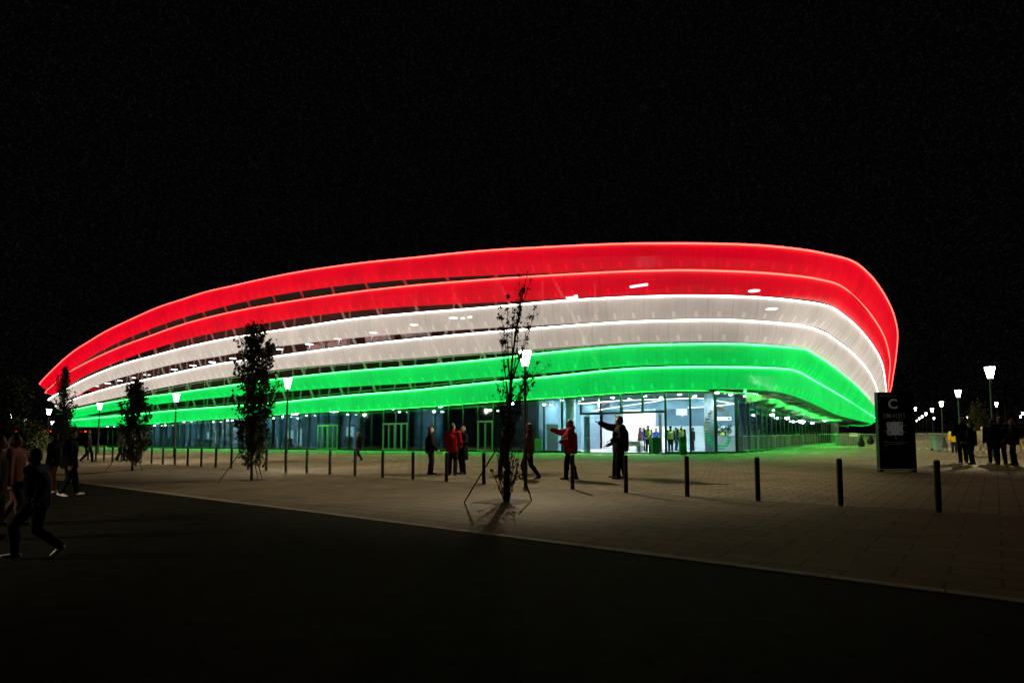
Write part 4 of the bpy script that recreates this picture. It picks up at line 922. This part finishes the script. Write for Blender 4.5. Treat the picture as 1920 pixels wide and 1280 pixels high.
def person(u, v, vh, face, label, top, legs, hair=(.03, .022, .018), shoes=None, feet=((-.055, .0, 0), (.055, .0, 0)), arms=(None, None), lean=0., hem=.47, bulk=1., vest=None, longhair=False, hood=False, cap=False, vox=.016, H=None, turn=0., group=None, pack=None, coat=False, pos=None, bald=False, sash=None, bob=0, skirt=False):
    p = gp(u, v) if pos is None else pos
    if H is None: H = at(u, vh, p.y).z - p.z
    H = H / (1 - bob * .6) if bob else H
    V = lambda x, y, z: Vector((x, y, z)) * H
    t = thing('person', label, 'person', p, R(face - 90), group)
    fm = max(abs(feet[0][1]), abs(feet[1][1])); hipz = min(.535, .042 + sqrt(.4955 ** 2 - fm * fm)) - bob; ly = lean
    def tz(z): return (z - hipz) / .4 * ly            # forward shift with height
    hips = [V(-.048, 0, hipz), V(.048, 0, hipz)]; sh = [V(-.108 * bulk, tz(.80), .805 - bob), V(.108 * bulk, tz(.80), .805 - bob)]
    body, jac, tro, sho = MB(), MB(), MB(), MB(); j = .012 * H
    # torso
    body.cap(V(0, 0, hipz + .01), .075 * H, V(0, tz(.70), .71 - bob), .085 * H); body.cap(sh[0] + V(.03, 0, -.01), .042 * H, sh[1] + V(-.03, 0, -.01), .042 * H)
    body.cap(V(0, tz(.82), .815 - bob), .036 * H, V(0, tz(.88) + .008, .885 - bob), .031 * H)
    ht = Matrix.Rotation(R(turn), 3, 'Z'); hc = V(0, tz(.93) + .012, .934 - bob)
    body.ell(hc, (.046 * H, .055 * H, .064 * H), ht); hp = lambda x, y, z: hc + ht @ (Vector((x, y, z)) * H)
    body.ell(hp(0, .022, -.032), (.033 * H, .034 * H, .034 * H), ht); body.cap(hp(0, .05, .006), .007 * H, hp(0, .062, -.014), .009 * H)
    for s in (-1, 1): body.ell(hp(s * .046, -.002, -.004), (.008 * H, .013 * H, .018 * H), ht)
    body.cap(hp(-.014, .052, -.036), .006 * H, hp(.014, .052, -.036), .006 * H)
    # jacket torso
    for a, ra, b_, rb in ((V(0, 0, max(hem, hipz - .06) + .02), .092 * bulk, V(0, tz(.70), .71 - bob), .096 * bulk),): jac.cap(a, ra * H, b_, rb * H)
    for s in (-1, 1):
        jac.cap(V(s * .032 * bulk, 0, max(hem, hipz - .06) + .02), .078 * bulk * H, V(s * .045 * bulk, tz(.72), .73 - bob), .074 * bulk * H)
    jac.cap(sh[0] + V(.02, 0, -.012), .052 * bulk * H, sh[1] + V(-.02, 0, -.012), .052 * bulk * H); jac.cap(V(0, tz(.83), .825 - bob), .046 * H, V(0, tz(.86), .855 - bob), .042 * H)
    if coat or hem < .44:
        jac.cap(V(0, 0, hipz + .05), .095 * bulk * H, V(0, 0, hem + .03), .112 * bulk * H)
        for s in (-1, 1): jac.cap(V(s * .03, 0, hipz + .03), .085 * bulk * H, V(s * .04, 0, hem + .03), .095 * bulk * H)
    if hood: jac.ell(V(0, tz(.86) - .045, .865 - bob), (.062 * H, .045 * H, .042 * H)); jac.cap(V(-.05, tz(.85), .86 - bob), .022 * H, V(.05, tz(.85), .86 - bob), .022 * H)
    # legs
    for i, s in enumerate((-1, 1)):
        fx, fy, fz = feet[i][:3]; ank = V(fx, fy, .042 + fz); k, ank = ik(hips[i], ank, .252 * H, .245 * H, V(s * .08, 1, 0))
        body.cap(hips[i], .055 * H, k, .036 * H); body.cap(k, .036 * H, ank, .024 * H)
        tro.cap(hips[i] + V(0, 0, .03), .07 * H, k, .046 * H); tro.cap(k, .046 * H, ank + V(0, 0, .008), .038 * H); tro.ell(k.lerp(ank, .35) + V(0, -.010, 0), .045 * H)
        toe = feet[i][3] if len(feet[i]) > 3 else 0       # foot pitch: >0 toe down
        fd = Vector((s * .12, cos(R(toe)), -sin(R(toe)))).normalized() * H; hl = ank + V(0, -.012, -.018)
        sho.cap(hl - fd * .018, .024 * H, hl + fd * .075, .021 * H); sho.cap(hl + fd * .04, .024 * H, hl + fd * .105, .017 * H); sho.cap(ank + V(0, 0, .01), .028 * H, hl, .026 * H)
        body.cap(ank, .024 * H, hl + fd * .06, .016 * H)
    tro.cap(V(-.03, 0, hipz + .03), .078 * H, V(.03, 0, hipz + .03), .078 * H)
    if skirt: tro.cap(V(0, 0, hipz), .09 * H, V(0, 0, .33), .12 * H)
    # arms and hands
    hands = MB()
    for i, s in enumerate((-1, 1)):
        w = arms[i]
        if w is None: w = (s * .035, .03, -.33)
        wr = sh[i] + V(*w); pole = V(s * .5, -1, -.4) if len(w) == 3 else None
        e, wr = ik(sh[i], wr, .17 * H, .155 * H, (s * .45, -1, -.5))
        body.cap(sh[i], .034 * H, e, .027 * H); body.cap(e, .027 * H, wr, .021 * H)
        jac.cap(sh[i] + V(s * .004, 0, 0), .05 * bulk * H, e, .041 * bulk * H); jac.cap(e, .041 * bulk * H, wr, .031 * bulk * H)
        f = (wr - e).normalized(); side = f.cross(Vector((0, 0, 1))); side = side.normalized() if side.length > .2 else Vector((0, 1, 0)); up = side.cross(f)
        if abs(f.z) > .8: side = Vector((0, 1, 0)); side = (side - f * side.dot(f)).normalized(); up = f.cross(side)
        pc = wr + f * .026 * H; Mh = Matrix((side, up, f)).transposed(); hands.ell(pc, (.023 * H, .011 * H, .030 * H), Mh, 10); hands.cap(wr - f * .012 * H, .016 * H, pc, .014 * H, 8)
        for q in range(4):
            b0 = pc + f * .022 * H + side * (q - 1.5) * .0115 * H; ln = (.026, .031, .029, .022)[q] * H; curl = up * (-.3 - .12 * q)
            b1 = b0 + (f + curl * .35).normalized() * ln; b2 = b1 + (f + curl * 1.1).normalized() * ln * .75
            hands.tube([b0, b1, b2], [.0058 * H, .0052 * H, .0040 * H], 6)
        b0 = pc - f * .008 * H + side * .018 * H; hands.tube([b0, b0 + (f * .6 + side * .8).normalized() * .022 * H, b0 + (f * 1.5 + side * .8).normalized() * .038 * H], [.007 * H, .006 * H, .0045 * H], 6)
    bo = voxel(body, 'body', [M_SKIN, M_EYE], t, vox)
    hm = hands.mesh('h'); bm = bmesh.new(); bm.from_mesh(bo.data); bm.from_mesh(hm)
    e_ = MB()
    for s in (-1, 1): e_.ell(hp(s * .019, .048, .006), .0062 * H, seg=6)
    em = e_.mesh('e'); n0 = len(bm.faces); bm.from_mesh(em); bm.faces.ensure_lookup_table()
    for f_ in bm.faces[n0:]: f_.material_index = 1
    for f_ in bm.faces: f_.smooth = True
    bm.to_mesh(bo.data); bm.free()
    low = min(sh[i].z + (arms[i][2] if arms[i] else -.33) * H for i in (0, 1)); cz = hem * H if (coat or hem < .44) else min((max(hem, hipz - .06) - .035) * H, low - .02 * H)
    voxel(jac, 'jacket', top, t, vox, cut=cz); voxel(tro, 'trousers', legs, t, vox)
    o = voxel(sho, 'shoes', shoes or M_SHOE, t, min(vox, .014), 2)
    M_H = mat('hair_%d_%d' % (int(hair[0] * 1000), int(hair[2] * 1000)), hair, .6, noise=.3, nscale=30)
    hb = MB()
    if not bald:
        hb.ell(hp(0, -.010, .016), (.050 * H, .056 * H, .058 * H), ht); hb.ell(hp(0, -.022, -.010), (.048 * H, .044 * H, .05 * H), ht)
        if longhair: hb.cap(hp(0, -.03, 0), .045 * H, hp(0, -.045, -.13), .036 * H)
        hb.build('hair', M_H, t, smooth=True)
    if cap:
        hb = MB(); hb.ell(hp(0, -.004, .026), (.053 * H, .060 * H, .046 * H), ht); hb.ell(hp(0, .055, .018), (.036 * H, .036 * H, .008 * H), ht); hb.build('cap', cloth('cap_navy', (.015, .017, .028)), t, smooth=True)
    if vest:
        vb = MB(); k = 1.06 * bulk
        vb.cap(V(0, 0, hipz + .01), .098 * k * H, V(0, tz(.70), .72 - bob), .100 * k * H)
        for s in (-1, 1): vb.cap(V(s * .034, 0, hipz + .01), .082 * k * H, V(s * .045, tz(.74), .745 - bob), .078 * k * H); vb.cap(V(s * .07, tz(.8), .80 - bob), .05 * k * H, V(s * .05, tz(.74), .745 - bob), .07 * k * H)
        vo = voxel(vb, 'vest', [vest, mat('reflective_strip', (.75, .76, .72), .3, noise=0)], t, vox)
        for pl_ in vo.data.polygons:
            z = pl_.center.z / H
            if .60 < z < .635 or .68 < z < .70: pl_.material_index = 1
    if sash:
        sb = MB(); sb.box(V(0, -.108 * bulk + tz(.77), .765), (.11 * H, .01 * H, .018 * H)); sb.build('back_print', sash, t)
    if pack:
        pb = MB(); pb.ell(V(0, -.13, .69 - bob), (.09 * H, .065 * H, .125 * H)); pb.ell(V(0, -.175, .65 - bob), (.065 * H, .035 * H, .07 * H)); pb.build('backpack', pack, t, smooth=True)
    return t
NAVY = cloth('navy', (.016, .018, .026)); BLK = cloth('black', (.014, .014, .015)); REDJ = cloth('red', (.42, .012, .02)); JEAN = cloth('jeans', (.03, .04, .065)); DKG = cloth('charcoal', (.03, .03, .032))
YEL = cloth('yellow', (.62, .40, .03)); HIV = mat('hi_vis_yellow', (.62, .72, .06), .6, noise=.08, emit=None); PINK = cloth('dusty_pink', (.55, .24, .22)); BLUE = cloth('dark_blue', (.03, .055, .17)); OLIVE = cloth('grey_olive', (.22, .22, .15)); BRN = cloth('brown', (.10, .05, .04)); LB = cloth('bright_blue', (.05, .12, .5)); BEIGE = cloth('beige', (.35, .30, .24)); ORNG = cloth('rust', (.30, .10, .05)); GREYC = cloth('mid_grey', (.12, .12, .125))
GP1 = 'people standing on the plaza'
walk = ((-.05, .13, .0), (.05, -.15, .03, 35)); walk2 = ((-.05, -.12, .02, 30), (.05, .10, 0))
# middle of the plaza
person(806, 889.5, 799, 10, 'person in a dark suit standing sideways, left of the man in red', BLK, DKG, feet=((-.05, -.01, 0), (.05, .03, 0)), arms=((.03, .12, -.27), (-.02, .14, -.27)), bulk=1.1, group=GP1)
person(848, 891, 793, 80, 'person in a red jacket seen from behind', REDJ, DKG, arms=((.02, .10, -.28), (.01, .15, -.23)), bulk=1.04, turn=-25, group=GP1)
person(868, 888.5, 799, 215, 'person in a dark coat with pale arm, facing the man in red', BLK, BLK, hair=(.16, .10, .05), arms=((-.02, .17, -.12), (.06, .14, -.10)), hem=.30, coat=True, longhair=False, group=GP1)
person(672, 864, 810, 200, 'lone person in black strolling past the glass front', BLK, DKG, feet=((-.05, .10, 0), (.05, -.11, .02, 25)), hair=(.12, .09, .06), group=GP1, hem=.46)
person(946, 893, 803, 200, 'dark person half hidden behind the sparse tree', BLK, BLK, feet=walk, hem=.45, group=GP1, bulk=1.1)
person(993, 898, 794, 185, 'person with long hair and pale jacket striding past behind the sparse tree', cloth('dim_beige', (.16, .13, .10)), DKG, hair=(.07, .05, .035), longhair=True, feet=((-.04, .10, 0), (.04, -.17, .015, 25)), hem=.48, group=GP1)
person(1070, 899, 787, 178, 'person in a red hooded jacket pointing left', REDJ, BLK, hair=(.05, .04, .035), arms=((-.02, .16, -.17), (.03, .30, .03)), feet=((-.06, .08, 0), (.06, -.09, 0)), hood=True, bulk=1.3, hem=.46, group=GP1)
person(1158, 895, 792, 185, 'person in dark clothes mostly hidden behind the pointing man', DKG, BLK, hem=.45, shoes=mat('tan_shoe', (.28, .22, .13), .6), feet=((-.05, .08, 0), (.05, -.03, 0)), arms=((-.02, .18, -.2), (.02, .15, -.22)), group=GP1)
person(1165, 898, 780, 180, 'heavy person in dark jacket raising an arm to the left', BLK, BLK, arms=((-.02, .15, -.19), (-.03, .30, .085)), feet=((-.06, .06, 0), (.07, -.07, 0)), bulk=1.38, hem=.45, lean=.01, group=GP1)
# left
GL_ = 'people passing at the left edge'
person(127, 929, 806, 20, 'person in black walking right at the left, white soled shoes', BLK, BLK, shoes=M_SHOEW, feet=((-.05, .1, 0), (.05, -.08, .01, 20)), bulk=1.12, hem=.42, lean=.02, vox=.016, group=GL_)
person(98, 924, 812, 190, 'person in rust trousers behind the running child', BLK, ORNG, shoes=M_SHOEW, vox=.016, hem=.45, group=GL_)
person(66, 1043, 838, 195, 'child in dark blue running with white trainers', BLUE, BLK, shoes=M_SHOEW, feet=((-.05, .14, .0), (.05, -.17, .035, 40)), lean=.03, arms=((-.03, -.08, -.24), (.02, .20, -.14)), vox=.013, bob=.03, hem=.46, bulk=1.12, group=GL_)
person(20, 985, 815, 15, 'person in a dusty pink jacket at the left edge', PINK, BRN, hair=(.12, .10, .08), longhair=True, vox=.016, hem=.45, bulk=1.2, feet=walk2, group=GL_)
person(-14, 1012, 815, 30, 'dark person cut off by the left edge', BRN, BLK, vox=.02, hem=.45, group=GL_)
person(163, 866, 806, 20, 'person in black between the crowd and the lamp at the far left', BLK, BLK, feet=walk, group=GL_, bulk=1.1)
person(226, 864, 803, 350, 'person in grey jacket beside the short bushy tree', GREYC, BLK, feet=((-.05, .08, 0), (.05, -.08, .01, 20)), hem=.45, group=GL_)
# right: officers and passers-by
GO = 'uniformed officers on the right'; PRT = mat('reflective_print', (.6, .6, .58), .4)
person(1807, 867, 782, 75, 'officer in dark uniform, left one of the pair', NAVY, NAVY, hair=(.10, .05, .03), bulk=1.2, arms=((-.0, .15, -.2), (.0, .15, -.2)), group=GO)
person(1824, 870, 791, 130, 'officer in dark uniform, right one of the pair', NAVY, NAVY, hair=(.14, .07, .04), bulk=1.2, arms=((-.02, .12, -.25), (.02, .12, -.25)), group=GO)
person(1863, 868, 786, 60, 'officer in dark uniform behind the one with the back print', NAVY, NAVY, bulk=1.1, group=GO)
person(1879, 871, 781, 82, 'officer seen from behind with pale print across the back', NAVY, NAVY, hair=(.13, .05, .035), bulk=1.3, arms=((-.03, .14, -.2), (.0, .14, -.22)), sash=PRT, feet=((-.07, 0, 0), (.07, 0, 0)), group=GO)
person(1902, 872, 785, 150, 'red haired officer at the right edge, hand at the waist', NAVY, NAVY, hair=(.30, .10, .04), bulk=1.25, arms=((.03, .13, -.24), (.03, .15, -.22)), feet=((-.08, .03, 0), (.08, -.04, 0)), group=GO)
person(1790, 849, 802, 70, 'person in a yellow jacket holding a phone to the ear', YEL, NAVY, hair=(.15, .10, .06), arms=((-.04, .04, -.32), (.03, .10, .09)), bulk=1.25, hem=.46)
person(1843, 848, 800, 250, 'person in a pale jacket and light trousers beyond the officers', OLIVE, OLIVE, hair=(.5, .45, .32), shoes=M_SHOEW, bulk=1.15, pack=NAVY, feet=walk)
# inside the lobby
def inside(u, Y, H, face, label, top, legs, **k):
    q = at(u, 800, Y); q.z = g(q.x) + .034; person(u, 0, 0, face, label, top, legs, pos=q, H=H, vox=.022, group='people inside the lit lobby', **k)
inside(1215, 44.6, 1.86, 260, 'steward in open yellow vest behind the wheelie bin, head bowed', BLK, NAVY, vest=HIV, arms=((.04, .12, -.25), (-.04, .12, -.25)))
inside(1200, 47.0, 1.75, 0, 'person in brown coat at the lobby desk', BRN, NAVY, hair=(.12, .03, .02), hem=.40, longhair=True)
inside(1207, 48.2, 1.72, 200, 'person in bright blue top behind the brown coat', LB, NAVY)
inside(1230, 47.5, 1.65, 240, 'person in blue beside the steward inside', LB, NAVY, hair=(.1, .08, .05))
inside(1257, 44.3, 1.80, 80, 'steward in yellow vest seen from behind at the glass', BLK, BLK, vest=HIV, cap=True)
inside(1277, 44.0, 1.86, 70, 'grey haired steward in yellow vest at the glass', BLK, BLK, vest=HIV, hair=(.55, .53, .5))
inside(1267, 47.5, 1.7, 10, 'person in jeans behind the two stewards', GREYC, JEAN)
inside(1299, 46.5, 1.68, 190, 'person in dark quilted jacket left of the round lobby column', DKG, JEAN, hem=.44)
inside(1340, 46.6, 1.72, 80, 'steward in yellow vest behind the counter, left', BLK, BLK, vest=HIV)
inside(1354, 46.8, 1.66, 60, 'steward in yellow vest behind the counter, right', BLK, BLK, vest=HIV, hair=(.05, .03, .02))
